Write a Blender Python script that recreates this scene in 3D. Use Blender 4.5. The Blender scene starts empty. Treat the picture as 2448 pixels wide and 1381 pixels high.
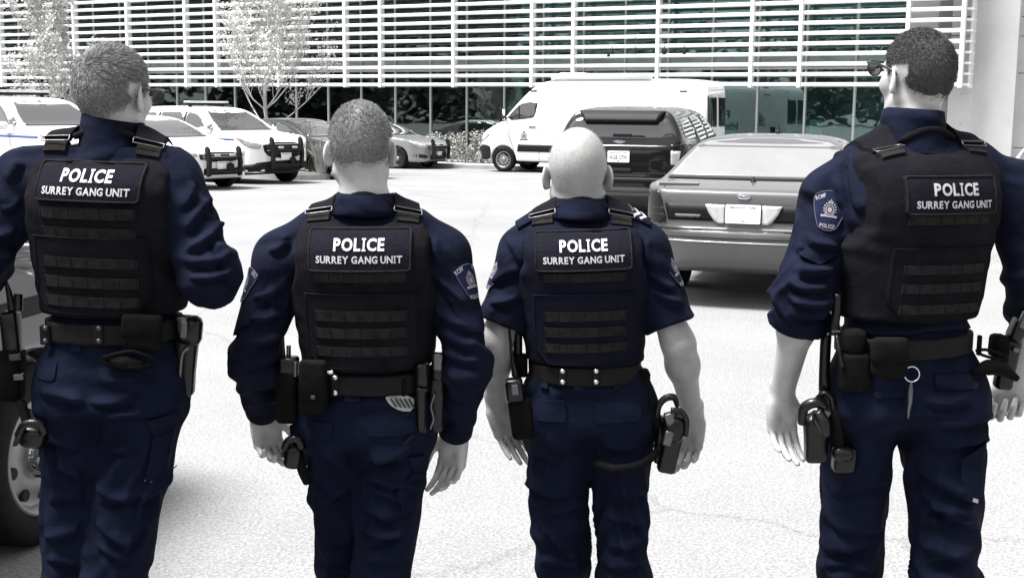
import bpy, bmesh, math, random
import numpy as np
from mathutils import Vector, Matrix
from mathutils.geometry import delaunay_2d_cdt

# ------------------------------------------------------------------ camera, sky, sun, exposure
SC = bpy.context.scene
COL = SC.collection
F = 3000.0                      # focal length in photo pixels (2448 wide)
CAMH = 1.75
PITCH = math.atan(435.5 / F)
CR = Matrix.Rotation(math.pi/2 - PITCH, 3, 'X') @ Matrix.Rotation(math.radians(0.5), 3, 'Z')
cam_d = bpy.data.cameras.new('camera')
cam = bpy.data.objects.new('camera', cam_d)
COL.objects.link(cam)
cam.matrix_world = Matrix.Translation((0, 0, CAMH)) @ CR.to_4x4()
cam_d.sensor_width = 36.0
cam_d.lens = 36.0 * F / 2448.0
cam_d.clip_start = 0.05
cam_d.clip_end = 2000.0
SC.camera = cam

SUN_EL, SUN_AZ = math.radians(68), math.radians(262)   # azimuth from +Y clockwise
W = bpy.data.worlds.new('World')
SC.world = W
W.use_nodes = True
nt = W.node_tree
bg = nt.nodes['Background']
sky = nt.nodes.new('ShaderNodeTexSky')
sky.sky_type = 'NISHITA'
sky.sun_disc = False
sky.sun_elevation = SUN_EL
sky.sun_rotation = SUN_AZ
sky.air_density = 1.0
sky.dust_density = 1.5
hs = nt.nodes.new('ShaderNodeHueSaturation')           # a grey, overcast sky
hs.inputs['Saturation'].default_value = 0.06
nt.links.new(sky.outputs[0], hs.inputs['Color'])
nt.links.new(hs.outputs[0], bg.inputs['Color'])
bg.inputs['Strength'].default_value = 0.075
sl = bpy.data.lights.new('sun', 'SUN')
sl.energy = 3.2
sl.angle = math.radians(22)
sl.color = (1.0, 0.985, 0.965)
so = bpy.data.objects.new('sun', sl)
COL.objects.link(so)
so.rotation_euler = Vector((math.sin(SUN_AZ)*math.cos(SUN_EL), math.cos(SUN_AZ)*math.cos(SUN_EL), math.sin(SUN_EL))).to_track_quat('Z', 'Y').to_euler()
vs = SC.view_settings
vs.view_transform = 'Standard'
vs.look = 'None'
vs.gamma = 1.0
vs.exposure = 2.0
vs.use_curve_mapping = False
SC.render.engine = 'CYCLES'
SC.cycles.max_bounces = 6
SC.cycles.transparent_max_bounces = 12

def P(px, py, Y):
    """world point seen at photo pixel (px, py) at forward distance Y"""
    d = CR @ Vector(((px - 1224) / F, (690.5 - py) / F, -1.0))
    t = Y / d.y
    return np.array([d.x * t, Y, CAMH + d.z * t])

def gz(y):
    """the lot is level near the camera and falls gently towards the building"""
    return -0.0167 * max(0.0, y - 26.0)

# ------------------------------------------------------------------ materials
MATS = {}
def mat(name, col, rough=0.6, metal=0.0, var=0.12, vscale=6.0, bump=0.0, bscale=200.0, spec=0.5,
        sheen=0.0, coat=0.0, detail=4.0, weave=0.0, sss=0.0):
    if name in MATS:
        return MATS[name]
    m = bpy.data.materials.new(name)
    m.use_nodes = True
    t = m.node_tree
    b = t.nodes['Principled BSDF']
    b.inputs['Roughness'].default_value = rough
    b.inputs['Metallic'].default_value = metal
    b.inputs['Specular IOR Level'].default_value = spec
    if sheen:
        b.inputs['Sheen Weight'].default_value = sheen
        b.inputs['Sheen Roughness'].default_value = 0.5
    if coat:
        b.inputs['Coat Weight'].default_value = coat
        b.inputs['Coat Roughness'].default_value = 0.04
    if sss:
        b.inputs['Subsurface Weight'].default_value = sss
        b.inputs['Subsurface Radius'].default_value = (0.01, 0.008, 0.007)
        b.inputs['Subsurface Scale'].default_value = 0.5
    tc = t.nodes.new('ShaderNodeTexCoord')
    if var > 0:
        n = t.nodes.new('ShaderNodeTexNoise')
        n.inputs['Scale'].default_value = vscale
        n.inputs['Detail'].default_value = detail
        n.inputs['Roughness'].default_value = 0.65
        t.links.new(tc.outputs['Object'], n.inputs['Vector'])
        r = t.nodes.new('ShaderNodeValToRGB')
        r.color_ramp.elements[0].position = 0.3
        r.color_ramp.elements[1].position = 0.7
        lo = [c * (1 - var) for c in col]
        hi = [min(1, c * (1 + var)) for c in col]
        r.color_ramp.elements[0].color = (*lo, 1)
        r.color_ramp.elements[1].color = (*hi, 1)
        t.links.new(n.outputs['Fac'], r.inputs['Fac'])
        t.links.new(r.outputs['Color'], b.inputs['Base Color'])
        m['ramp'] = r.name
    else:
        b.inputs['Base Color'].default_value = (*col, 1)
    if bump > 0:
        n2 = t.nodes.new('ShaderNodeTexNoise')
        n2.inputs['Scale'].default_value = bscale
        n2.inputs['Detail'].default_value = 3.0
        t.links.new(tc.outputs['Object'], n2.inputs['Vector'])
        bp = t.nodes.new('ShaderNodeBump')
        bp.inputs['Strength'].default_value = bump
        bp.inputs['Distance'].default_value = 0.01
        t.links.new(n2.outputs['Fac'], bp.inputs['Height'])
        t.links.new(bp.outputs['Normal'], b.inputs['Normal'])
    MATS[name] = m
    return m

# ------------------------------------------------------------------ objects
def mesh_data(name, verts, faces, m, smooth=True):
    me = bpy.data.meshes.new(name)
    verts = np.asarray(verts, float)
    if isinstance(faces, np.ndarray):
        faces = faces.tolist()
    me.from_pydata(verts.tolist(), [], faces)
    if m is not None:
        me.materials.append(m)
    if smooth:
        me.shade_smooth()
    me.update()
    return me

def obj(name, verts, faces, m, parent=None, smooth=True, base=None):
    """one mesh object; base = world position of the parent's origin (verts in world)"""
    verts = np.asarray(verts, float).reshape(-1, 3)
    if base is not None:
        verts = verts - np.asarray(base)
    o = bpy.data.objects.new(name, mesh_data(name, verts, faces, m, smooth))
    COL.objects.link(o)
    if parent is not None:
        o.parent = parent
    return o

def empty(name, loc, label=None, cat=None, group=None):
    o = bpy.data.objects.new(name, None)
    o.empty_display_size = 0.2
    COL.objects.link(o)
    o.location = loc
    tag(o, label, cat, group)
    return o

def tag(o, label=None, cat=None, group=None, kind=None):
    if label: o['label'] = label
    if cat: o['category'] = cat
    if group: o['group'] = group
    if kind: o['kind'] = kind
    return o

def copy_tree(o, parent=None):
    c = o.copy()
    COL.objects.link(c)
    c.parent = parent
    for ch in list(o.children):
        copy_tree(ch, c)
    return c

def resample_open(pts, step):
    pts = np.asarray(pts, float)
    out = []
    for a, b in zip(pts[:-1], pts[1:]):
        k = max(1, int(math.ceil(np.linalg.norm(b-a)/step)))
        out += [a + (b-a)*j/k for j in range(k)]
    out.append(pts[-1])
    return np.array(out)

class MB:
    """collects simple solids into one mesh"""
    def __init__(s):
        s.v, s.f = [], []
        s.n = 0
    def add(s, v, f):
        v = np.asarray(v, float)
        s.v.append(v)
        s.f += [[i + s.n for i in q] for q in f]
        s.n += len(v)
        return s
    def box(s, c, size, R=None, bev=0.0):
        if bev > 0:
            v, f = bevel_box(size, bev)
        else:
            h = np.array(size) / 2
            v = np.array([[x, y, z] for x in (-1, 1) for y in (-1, 1) for z in (-1, 1)]) * h
            f = [[0, 1, 3, 2], [4, 6, 7, 5], [0, 4, 5, 1], [2, 3, 7, 6], [0, 2, 6, 4], [1, 5, 7, 3]]
        if R is not None:
            v = v @ np.asarray(R).T
        return s.add(v + np.asarray(c), f)
    def tube(s, pts, r, n=8, cap=True, closed=False):
        pts = np.asarray(pts, float)
        m = len(pts)
        rr = np.full(m, r) if np.isscalar(r) else np.asarray(r, float)
        tang = np.gradient(pts, axis=0) if not closed else np.roll(pts, -1, 0) - np.roll(pts, 1, 0)
        tang /= np.linalg.norm(tang, axis=1)[:, None] + 1e-12
        up = np.array([0, 0, 1.0]) if abs(tang[0][2]) < 0.9 else np.array([1.0, 0, 0])
        vs_ = []
        for i in range(m):
            a = up - tang[i] * up.dot(tang[i])
            a /= np.linalg.norm(a) + 1e-12
            up = a
            b = np.cross(tang[i], a)
            ang = np.arange(n) * 2 * np.pi / n
            vs_.append(pts[i] + rr[i] * (np.cos(ang)[:, None] * a + np.sin(ang)[:, None] * b))
        v = np.concatenate(vs_)
        f = []
        for i in range(m if closed else m - 1):
            i2 = (i + 1) % m
            for k in range(n):
                k2 = (k + 1) % n
                f.append([i*n + k, i*n + k2, i2*n + k2, i2*n + k])
        if cap and not closed:
            f.append(list(range(n))[::-1])
            f.append([(m-1)*n + k for k in range(n)])
        return s.add(v, f)
    def cyl(s, a, b, ra, rb=None, n=16):
        return s.tube([a, b], [ra, ra if rb is None else rb], n)
    def lathe(s, prof, c, axis, n=24):
        """prof: (r, h) pairs revolved about axis through c"""
        axis = np.asarray(axis, float); axis /= np.linalg.norm(axis)
        u = np.cross(axis, [0, 0, 1.0] if abs(axis[2]) < 0.9 else [1.0, 0, 0]); u /= np.linalg.norm(u)
        w = np.cross(axis, u)
        v, f = [], []
        for r, h in prof:
            for k in range(n):
                t = 2*np.pi*k/n
                v.append(np.asarray(c) + axis*h + r*(math.cos(t)*u + math.sin(t)*w))
        for i in range(len(prof)-1):
            for k in range(n):
                k2 = (k+1) % n
                f.append([i*n+k, i*n+k2, (i+1)*n+k2, (i+1)*n+k])
        return s.add(v, f)
    def build(s, name, m, parent=None, smooth=False, base=None):
        return obj(name, np.concatenate(s.v), s.f, m, parent, smooth, base)

_BB = {}
def bevel_box(size, bev):
    key = (tuple(round(float(x), 4) for x in size), round(bev, 4))
    if key not in _BB:
        bm = bmesh.new()
        bmesh.ops.create_cube(bm, size=1.0)
        for v in bm.verts:
            v.co = Vector((v.co.x*size[0], v.co.y*size[1], v.co.z*size[2]))
        bmesh.ops.bevel(bm, geom=list(bm.edges), offset=min(bev, min(size)*0.49), segments=2, affect='EDGES', profile=0.5)
        bm.verts.index_update()
        _BB[key] = (np.array([v.co[:] for v in bm.verts]), [[v.index for v in q.verts] for q in bm.faces])
        bm.free()
    v, f = _BB[key]
    return v.copy(), f

def rotz(a):
    c, s = math.cos(a), math.sin(a)
    return np.array([[c, -s, 0], [s, c, 0], [0, 0, 1.0]])
def basis(z, x=None):
    """rotation whose columns are x', y', z' with z' along z"""
    z = np.asarray(z, float); z = z/np.linalg.norm(z)
    x = np.array([1.0, 0, 0]) if x is None else np.asarray(x, float)
    x = x - z*x.dot(z)
    if np.linalg.norm(x) < 1e-6:
        x = np.array([0, 1.0, 0]) - z*z[1]
    x /= np.linalg.norm(x)
    return np.stack([x, np.cross(z, x), z], 1)

# ------------------------------------------------------------------ implicit surfaces
def smin(a, b, k):
    h = np.clip(0.5 + 0.5*(b - a)/k, 0, 1)
    return b + (a - b)*h - k*h*(1 - h)
def smax(a, b, k):
    return -smin(-a, -b, k)
def sd_cone(p, a, b, ra, rb):
    a = np.asarray(a, float); b = np.asarray(b, float)
    ba = b - a
    t = np.clip(((p - a) @ ba) / (ba @ ba + 1e-12), 0, 1)
    return np.linalg.norm(p - a - t[:, None]*ba, axis=1) - (ra + t*(rb - ra))
def sd_ell(p, c, r, R=None):
    q = p - np.asarray(c)
    if R is not None:
        q = q @ np.asarray(R)
    r = np.asarray(r, float)
    k0 = np.linalg.norm(q/r, axis=1)
    k1 = np.linalg.norm(q/(r*r), axis=1) + 1e-9
    return k0*(k0 - 1)/k1
def sd_box(p, c, h, rnd=0.0, R=None):
    q = p - np.asarray(c)
    if R is not None:
        q = q @ np.asarray(R)
    d = np.abs(q) - (np.asarray(h) - rnd)
    return np.linalg.norm(np.maximum(d, 0), axis=1) + np.minimum(d.max(1), 0) - rnd
def spline(xs, ys):
    xs = np.asarray(xs, float); ys = np.asarray(ys, float)
    m = np.gradient(ys, xs)
    def f(x):
        x = np.clip(x, xs[0], xs[-1])
        i = np.clip(np.searchsorted(xs, x) - 1, 0, len(xs) - 2)
        h = xs[i+1] - xs[i]
        t = (x - xs[i])/h
        return ((2*t**3 - 3*t*t + 1)*ys[i] + (t**3 - 2*t*t + t)*h*m[i] + (-2*t**3 + 3*t*t)*ys[i+1] + (t**3 - t*t)*h*m[i+1])
    return f
def sd_poly(x, y, poly):
    """signed distance to a closed 2-D polygon"""
    poly = np.asarray(poly, float)
    d = np.full(x.shape, 1e9)
    s = np.ones(x.shape)
    n = len(poly)
    for i in range(n):
        ax, ay = poly[i]; bx, by = poly[(i-1) % n]
        ex, ey = bx-ax, by-ay
        wx, wy = x-ax, y-ay
        t = np.clip((wx*ex + wy*ey)/(ex*ex + ey*ey + 1e-12), 0, 1)
        d = np.minimum(d, (wx-ex*t)**2 + (wy-ey*t)**2)
        c1 = y >= ay; c2 = y < by; c3 = ex*wy > ey*wx
        s = np.where((c1 & c2 & c3) | (~c1 & ~c2 & ~c3), -s, s)
    return s*np.sqrt(d)
class PolyField:
    """signed distance to a polygon, tabulated once and looked up bilinearly"""
    def __init__(s, poly, h=0.0125, pad=1.0):
        poly = np.asarray(poly, float)
        s.lo = poly.min(0) - pad; s.h = h
        s.n = np.ceil((poly.max(0) + pad - s.lo)/h).astype(int) + 2
        cx = np.arange(0, s.n[0] + 4, 4); cy = np.arange(0, s.n[1] + 4, 4)
        def ev(ix, iy):
            return sd_poly(s.lo[0] + ix*h, s.lo[1] + iy*h, poly)
        gx, gy = np.meshgrid(cx, cy, indexing='ij')
        co = ev(gx.ravel().astype(float), gy.ravel().astype(float)).reshape(gx.shape)
        fx, fy = np.meshgrid(np.arange(s.n[0]), np.arange(s.n[1]), indexing='ij')
        a, b = fx//4, fy//4; t, u = (fx % 4)/4.0, (fy % 4)/4.0
        g = (co[a, b]*(1-t) + co[a+1, b]*t)*(1-u) + (co[a, b+1]*(1-t) + co[a+1, b+1]*t)*u
        m = np.abs(g) < 0.09
        g[m] = ev(fx[m].astype(float), fy[m].astype(float))
        s.g = g
    def __call__(s, x, y):
        fx = np.clip((x - s.lo[0])/s.h, 0, s.n[0]-1.001); fy = np.clip((y - s.lo[1])/s.h, 0, s.n[1]-1.001)
        i = fx.astype(int); j = fy.astype(int); t = fx-i; u = fy-j
        g = s.g
        d = (g[i, j]*(1-t) + g[i+1, j]*t)*(1-u) + (g[i, j+1]*(1-t) + g[i+1, j+1]*t)*u
        ox = np.maximum(np.maximum(s.lo[0]-x, x-(s.lo[0]+s.h*(s.n[0]-2))), 0); oy = np.maximum(np.maximum(s.lo[1]-y, y-(s.lo[1]+s.h*(s.n[1]-2))), 0)
        return d + np.hypot(ox, oy)
def smooth_poly(pts, it=2, closed=True):
    p = np.asarray(pts, float)
    for _ in range(it):
        q = np.roll(p, -1, 0)
        a, b = 0.75*p + 0.25*q, 0.25*p + 0.75*q
        r = np.empty((2*len(p), 2)); r[0::2] = a; r[1::2] = b
        p = r if closed else np.concatenate([p[:1], r[1:-3], p[-1:]])
    return p

def fgrad(f, v, e=1e-3):
    k = np.array([[1, -1, -1], [-1, -1, 1], [-1, 1, -1], [1, 1, 1]], float)
    g = 0
    s = 0
    for kk in k:
        d = f(v + e*kk)
        g = g + d[:, None]*kk
        s = s + d
    return g/(4*e), s/4

def polygonize(f, lo, hi, h, newton=2):
    """surface nets on a sparse grid; returns verts, quads, normals"""
    lo = np.asarray(lo, float); hi = np.asarray(hi, float)
    B = 6
    nb = np.maximum(1, np.ceil((hi - lo)/(h*B)).astype(int))
    n = nb*B + 1
    ci = np.stack(np.meshgrid(*[np.arange(k) for k in nb], indexing='ij'), -1).reshape(-1, 3)
    cc = lo + (ci + 0.5)*B*h
    cd = f(cc)
    act = np.abs(cd) < B*h*0.5*1.732*1.5 + 2*h
    sgn = np.where(cd < 0, -1.0, 1.0)*9.0
    vals = np.empty(n); vals.fill(9.0)
    cv = sgn.reshape(nb)
    vals[:-1, :-1, :-1] = np.repeat(np.repeat(np.repeat(cv, B, 0), B, 1), B, 2)
    mask = np.zeros(n, bool)
    am = act.reshape(nb)
    for dx in (0, 1):
        for dy in (0, 1):
            for dz in (0, 1):
                mask[dx:n[0]-1+dx, dy:n[1]-1+dy, dz:n[2]-1+dz] |= np.repeat(np.repeat(np.repeat(am, B, 0), B, 1), B, 2)
    idx = np.argwhere(mask)
    out = np.empty(len(idx))
    for s in range(0, len(idx), 400000):
        out[s:s+400000] = f(lo + idx[s:s+400000]*h)
    vals[mask] = out
    s = vals < 0
    cs = np.zeros(n - 1, np.int8)
    offs = [(dx, dy, dz) for dx in (0, 1) for dy in (0, 1) for dz in (0, 1)]
    for dx, dy, dz in offs:
        cs += s[dx:n[0]-1+dx, dy:n[1]-1+dy, dz:n[2]-1+dz]
    cells = (cs > 0) & (cs < 8)
    c = np.argwhere(cells)
    vid = np.full(n - 1, -1, np.int64)
    vid[cells] = np.arange(len(c))
    V = np.stack([vals[c[:, 0]+o[0], c[:, 1]+o[1], c[:, 2]+o[2]] for o in offs], 1)
    acc = np.zeros((len(c), 3)); cnt = np.zeros(len(c))
    for a in range(8):
        for b in range(a+1, 8):
            if sum(abs(offs[a][k]-offs[b][k]) for k in range(3)) != 1:
                continue
            va, vb = V[:, a], V[:, b]
            m = (va < 0) != (vb < 0)
            t = np.where(m, va/(va - vb + 1e-15), 0)
            p = np.array(offs[a]) + t[:, None]*(np.array(offs[b]) - np.array(offs[a]))
            acc[m] += p[m]; cnt[m] += 1
    verts = lo + (c + acc/cnt[:, None])*h
    faces = []
    for ax in range(3):
        sl0 = [slice(1, -1)]*3; sl1 = [slice(1, -1)]*3
        sl0[ax] = slice(0, -1); sl1[ax] = slice(1, None)
        A, Bv = s[tuple(sl0)], s[tuple(sl1)]
        e = np.argwhere(A != Bv)
        if not len(e):
            continue
        inside = A[tuple(e.T)]
        off = np.ones(3, int); off[ax] = 0
        e = e + off
        u, w = (ax+1) % 3, (ax+2) % 3
        def cell(du, dw):
            q = e.copy(); q[:, u] -= du; q[:, w] -= dw
            return vid[tuple(q.T)]
        quad = np.stack([cell(1, 1), cell(0, 1), cell(0, 0), cell(1, 0)], 1)
        quad[~inside] = quad[~inside][:, ::-1]
        faces.append(quad)
    faces = np.concatenate(faces)
    faces = faces[(faces >= 0).all(1)]
    g = None
    for _ in range(newton):
        g, d = fgrad(f, verts)
        gl = np.linalg.norm(g, axis=1) + 1e-6
        step = np.clip(d/gl, -h, h)
        verts = verts - 0.9*step[:, None]*g/gl[:, None]
    if g is None:
        g, d = fgrad(f, verts)
    nrm = g/(np.linalg.norm(g, axis=1)[:, None] + 1e-9)
    return verts, faces, nrm

def hash3(i, seed):
    h = (i[:, 0]*374761393 + i[:, 1]*668265263 + i[:, 2]*2147483647 + seed*974711) & 0x7fffffff
    h = ((h ^ (h >> 13))*1274126177) & 0x7fffffff
    return ((h ^ (h >> 16)) & 0xffff)/32767.5 - 1
def vnoise(p, seed=0):
    i = np.floor(p).astype(np.int64)
    t = p - i
    t = t*t*(3 - 2*t)
    r = 0
    for dx in (0, 1):
        for dy in (0, 1):
            for dz in (0, 1):
                w = (t[:, 0] if dx else 1-t[:, 0])*(t[:, 1] if dy else 1-t[:, 1])*(t[:, 2] if dz else 1-t[:, 2])
                r = r + w*hash3(i + np.array([dx, dy, dz]), seed)
    return r

def trace(f, O, D, tmax=1.5, it=48):
    D = np.asarray(D, float)
    t = np.zeros(len(O))
    for _ in range(it):
        t = np.minimum(t + 0.8*f(O + t[:, None]*D), tmax)
    return O + t[:, None]*D, t

class Frame:
    """a projection frame: 2-D (u, v) -> start point, traced along D onto an implicit surface"""
    def __init__(s, O, U, V, D, f):
        s.O, s.U, s.V, s.D = [np.asarray(k, float) for k in (O, U, V, D)]
        s.f = f
    def pts(s, uv, off=0.0, tmax=1.5):
        uv = np.asarray(uv, float)
        p, t = trace(s.f, s.O + uv[:, :1]*s.U + uv[:, 1:2]*s.V, s.D, tmax)
        bad = t >= tmax - 1e-6
        if bad.any() and not bad.all():
            tm = np.percentile(t[~bad], 90)
            p[bad] = (s.O + uv[:, :1]*s.U + uv[:, 1:2]*s.V)[bad] + tm*s.D
            for _ in range(8):                     # past the outline: the nearest point of the surface
                g, d = fgrad(s.f, p[bad])
                st = 0.8*d[:, None]*g/(np.sum(g*g, 1)[:, None] + 1e-6)
                p[bad] = p[bad] - st*np.minimum(1, 0.012/(np.linalg.norm(st, axis=1)[:, None] + 1e-9))
        return p - off*s.D

def resample(poly, step):
    poly = np.asarray(poly, float)
    out = []
    n = len(poly)
    for i in range(n):
        a, b = poly[i], poly[(i+1) % n]
        k = max(1, int(math.ceil(np.linalg.norm(b-a)/step)))
        for j in range(k):
            out.append(a + (b-a)*j/k)
    return np.array(out)

def round_rect(x0, x1, z0, z1, r, n=4):
    out = []
    for cx, cz, a0 in ((x1-r, z1-r, 0), (x0+r, z1-r, 90), (x0+r, z0+r, 180), (x1-r, z0+r, 270)):
        for k in range(n+1):
            a = math.radians(a0 + 90*k/n)
            out.append((cx + r*math.cos(a), cz + r*math.sin(a)))
    return np.array(out)

def fill2d(poly, step):
    """triangulate a polygon with interior points"""
    o = resample(poly, step)
    lo, hi = o.min(0), o.max(0)
    gx, gy = np.meshgrid(np.arange(lo[0]+step/2, hi[0], step), np.arange(lo[1]+step/2, hi[1], step))
    g = np.stack([gx.ravel(), gy.ravel()], 1)
    if len(g):
        g = g[sd_poly(g[:, 0], g[:, 1], o) < -step*0.4]
    allp = np.concatenate([o, g]) if len(g) else o
    n = len(o)
    r = delaunay_2d_cdt([Vector(p) for p in allp], [], [list(range(n))], 1, 1e-7)
    v = np.array([p[:] for p in r[0]])
    f = [list(t) for t in r[2]]
    # boundary loop
    cnt = {}
    for t in f:
        for i in range(len(t)):
            a, b = t[i], t[(i+1) % len(t)]
            cnt[(a, b)] = 1
    bd = [(a, b) for (a, b) in cnt if (b, a) not in cnt]
    return v, f, bd

def patch_geo(poly, fr, off, thick, step, tmax=1.5):
    v2, f, bd = fill2d(poly, step)
    top = fr.pts(v2, off, tmax)
    n = len(v2)
    bot = top + thick*fr.D
    V = np.concatenate([top, bot])
    # face orientation: towards -D
    Fc = []
    t0 = f[0]
    nn = np.cross(top[t0[1]] - top[t0[0]], top[t0[2]] - top[t0[0]])
    flip = nn.dot(fr.D) > 0
    for t in f:
        Fc.append(t[::-1] if flip else t)
    for a, b in bd:
        q = [b, a, a+n, b+n]
        Fc.append(q[::-1] if flip else q)
    return V, Fc

def patch(name, poly, fr, m, parent, base, off=0.003, thick=0.005, step=0.02, smooth=False, tmax=1.5):
    V, Fc = patch_geo(poly, fr, off, thick, step, tmax)
    return obj(name, V, Fc, m, parent, smooth, base)

def strip_poly(pts, w):
    """polygon round an open polyline"""
    p = np.asarray(pts, float)
    t = np.gradient(p, axis=0)
    t /= np.linalg.norm(t, axis=1)[:, None] + 1e-12
    nn = np.stack([-t[:, 1], t[:, 0]], 1)*w/2
    return np.concatenate([p + nn, (p - nn)[::-1]])

def text_geo(s, size, bold=0.0, spacing=1.0, shear=0.0):
    cu = bpy.data.curves.new('txt', 'FONT')
    cu.body = s
    cu.size = size
    cu.align_x = 'CENTER'
    cu.align_y = 'CENTER'
    cu.offset = bold
    cu.shear = shear
    cu.resolution_u = 3
    cu.space_character = spacing
    o = bpy.data.objects.new('txt', cu)
    COL.objects.link(o)
    dg = bpy.context.evaluated_depsgraph_get()
    me = bpy.data.meshes.new_from_object(o.evaluated_get(dg))
    v = np.array([q.co[:2] for q in me.vertices]).reshape(-1, 2)
    f = [list(q.vertices) for q in me.polygons]
    bpy.data.meshes.remove(me)
    bpy.data.objects.remove(o)
    bpy.data.curves.remove(cu)
    if len(v):
        v = v - (v.min(0) + v.max(0))/2
    return v, f
def geo_join(parts):
    V, Fc, n = [], [], 0
    for v, f in parts:
        V.append(np.asarray(v)); Fc += [[i+n for i in q] for q in f]; n += len(v)
    return np.concatenate(V), Fc
def drape(name, v2, f, fr, m, parent, base, off, tmax=1.5):
    """flat 2-D faces laid on the surface, facing -D"""
    p = fr.pts(v2, off, tmax)
    a = np.cross(fr.U, fr.V).dot(fr.D)
    ff = []
    for q in f:
        w = v2[q]
        area = np.sum(w[:, 0]*np.roll(w[:, 1], -1) - np.roll(w[:, 0], -1)*w[:, 1])
        ff.append(q[::-1] if (area*a > 0) else q)
    return obj(name, p, ff, m, parent, False, base)
def ring2d(cx, cy, rx, ry, w, n=24, a0=0, a1=360):
    a = np.radians(np.linspace(a0, a1, n+1))
    o = np.stack([cx + rx*np.cos(a), cy + ry*np.sin(a)], 1)
    i = np.stack([cx + (rx-w)*np.cos(a), cy + (ry-w)*np.sin(a)], 1)
    return np.concatenate([o, i]), [[k, k+1, n+2+k, n+1+k] for k in range(n)]
def fan2d(pts):
    pts = np.asarray(pts, float)
    return pts, [list(range(len(pts)))]
# ------------------------------------------------------------------ ground
def asphalt_mat():
    m = bpy.data.materials.new('bleached_asphalt')
    m.use_nodes = True
    t = m.node_tree
    b = t.nodes['Principled BSDF']
    b.inputs['Roughness'].default_value = 0.9
    b.inputs['Specular IOR Level'].default_value = 0.25
    tc = t.nodes.new('ShaderNodeTexCoord')
    def noise(scale, detail=3.0):
        n = t.nodes.new('ShaderNodeTexNoise')
        n.inputs['Scale'].default_value = scale
        n.inputs['Detail'].default_value = detail
        n.inputs['Roughness'].default_value = 0.7
        t.links.new(tc.outputs['Object'], n.inputs['Vector'])
        return n
    fine = noise(70, 2)
    vor = t.nodes.new('ShaderNodeTexVoronoi')
    vor.inputs['Scale'].default_value = 110
    t.links.new(tc.outputs['Object'], vor.inputs['Vector'])
    r = t.nodes.new('ShaderNodeValToRGB')
    r.color_ramp.elements[0].position = 0.34; r.color_ramp.elements[0].color = (0.145, 0.145, 0.148, 1)
    r.color_ramp.elements[1].position = 0.66; r.color_ramp.elements[1].color = (0.255, 0.255, 0.255, 1)
    t.links.new(fine.outputs['Fac'], r.inputs['Fac'])
    vr = t.nodes.new('ShaderNodeValToRGB')
    vr.color_ramp.elements[0].position = 0.1; vr.color_ramp.elements[0].color = (0.82, 0.82, 0.82, 1)
    vr.color_ramp.elements[1].position = 0.9; vr.color_ramp.elements[1].color = (1.12, 1.12, 1.12, 1)
    t.links.new(vor.outputs['Color'], vr.inputs['Fac'])
    big = noise(0.45, 5)
    br = t.nodes.new('ShaderNodeValToRGB')
    br.color_ramp.elements[0].position = 0.3; br.color_ramp.elements[0].color = (0.86, 0.86, 0.87, 1)
    br.color_ramp.elements[1].position = 0.6; br.color_ramp.elements[1].color = (1, 1, 1, 1)
    t.links.new(big.outputs['Fac'], br.inputs['Fac'])
    def mul(a, c):
        x = t.nodes.new('ShaderNodeMixRGB'); x.blend_type = 'MULTIPLY'; x.inputs[0].default_value = 1
        t.links.new(a, x.inputs[1]); t.links.new(c, x.inputs[2]); return x.outputs[0]
    c = mul(mul(r.outputs[0], vr.outputs[0]), br.outputs[0])
    # hairline cracks
    wv = t.nodes.new('ShaderNodeTexVoronoi')
    wv.feature = 'DISTANCE_TO_EDGE'
    wv.inputs['Scale'].default_value = 0.13
    dn = noise(1.6, 6)
    mx = t.nodes.new('ShaderNodeMixRGB'); mx.blend_type = 'ADD'; mx.inputs[0].default_value = 0.55
    t.links.new(tc.outputs['Object'], mx.inputs[1]); t.links.new(dn.outputs['Color'], mx.inputs[2])
    t.links.new(mx.outputs[0], wv.inputs['Vector'])
    cr = t.nodes.new('ShaderNodeValToRGB')
    cr.color_ramp.elements[0].position = 0.0; cr.color_ramp.elements[0].color = (0.80, 0.80, 0.80, 1)
    cr.color_ramp.elements[1].position = 0.0022; cr.color_ramp.elements[1].color = (1, 1, 1, 1)
    t.links.new(wv.outputs['Distance'], cr.inputs['Fac'])
    c = mul(c, cr.outputs[0])
    t.links.new(c, b.inputs['Base Color'])
    bp = t.nodes.new('ShaderNodeBump'); bp.inputs['Strength'].default_value = 0.5; bp.inputs['Distance'].default_value = 0.01
    t.links.new(fine.outputs['Fac'], bp.inputs['Height'])
    t.links.new(bp.outputs[0], b.inputs['Normal'])
    return m

R_ = 600.0
g = obj('parking_lot', [(x, y, gz(y)) for y in (-R_, 26.0, R_) for x in (-R_, R_)], [[0, 1, 3, 2], [2, 3, 5, 4]], asphalt_mat(), None, False)
tag(g, 'pale worn asphalt parking lot', None, None, 'structure')

def ground_at(px, py):
    d = CR @ Vector(((px - 1224)/F, (690.5 - py)/F, -1.0))
    t = 10.0
    for _ in range(60):
        t = (gz(d.y*t) - CAMH)/d.z
    return np.array([d.x*t, d.y*t, CAMH + d.z*t])

# ------------------------------------------------------------------ office building with louvre screen
M_white = mat('white_powder_coat', (0.8, 0.8, 0.8), 0.45, var=0.04, vscale=1.5)
M_mull = mat('pale_aluminium', (0.42, 0.43, 0.43), 0.4, 0.3, var=0.05)
M_conc = mat('cast_concrete', (0.44, 0.44, 0.445), 0.85, var=0.10, vscale=1.1, bump=0.25, bscale=30, detail=8)
M_joint = mat('concrete_joint', (0.20, 0.20, 0.21), 0.9, var=0.05)
M_inner = mat('office_interior', (0.22, 0.26, 0.26), 0.9, var=0.4, vscale=0.5)
M_paper = mat('white_blind', (0.6, 0.62, 0.61), 0.8, var=0.05)
M_kerb = mat('pale_kerb_concrete', (0.30, 0.30, 0.30), 0.9, var=0.12, vscale=2.5, bump=0.3, bscale=40)

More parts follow.
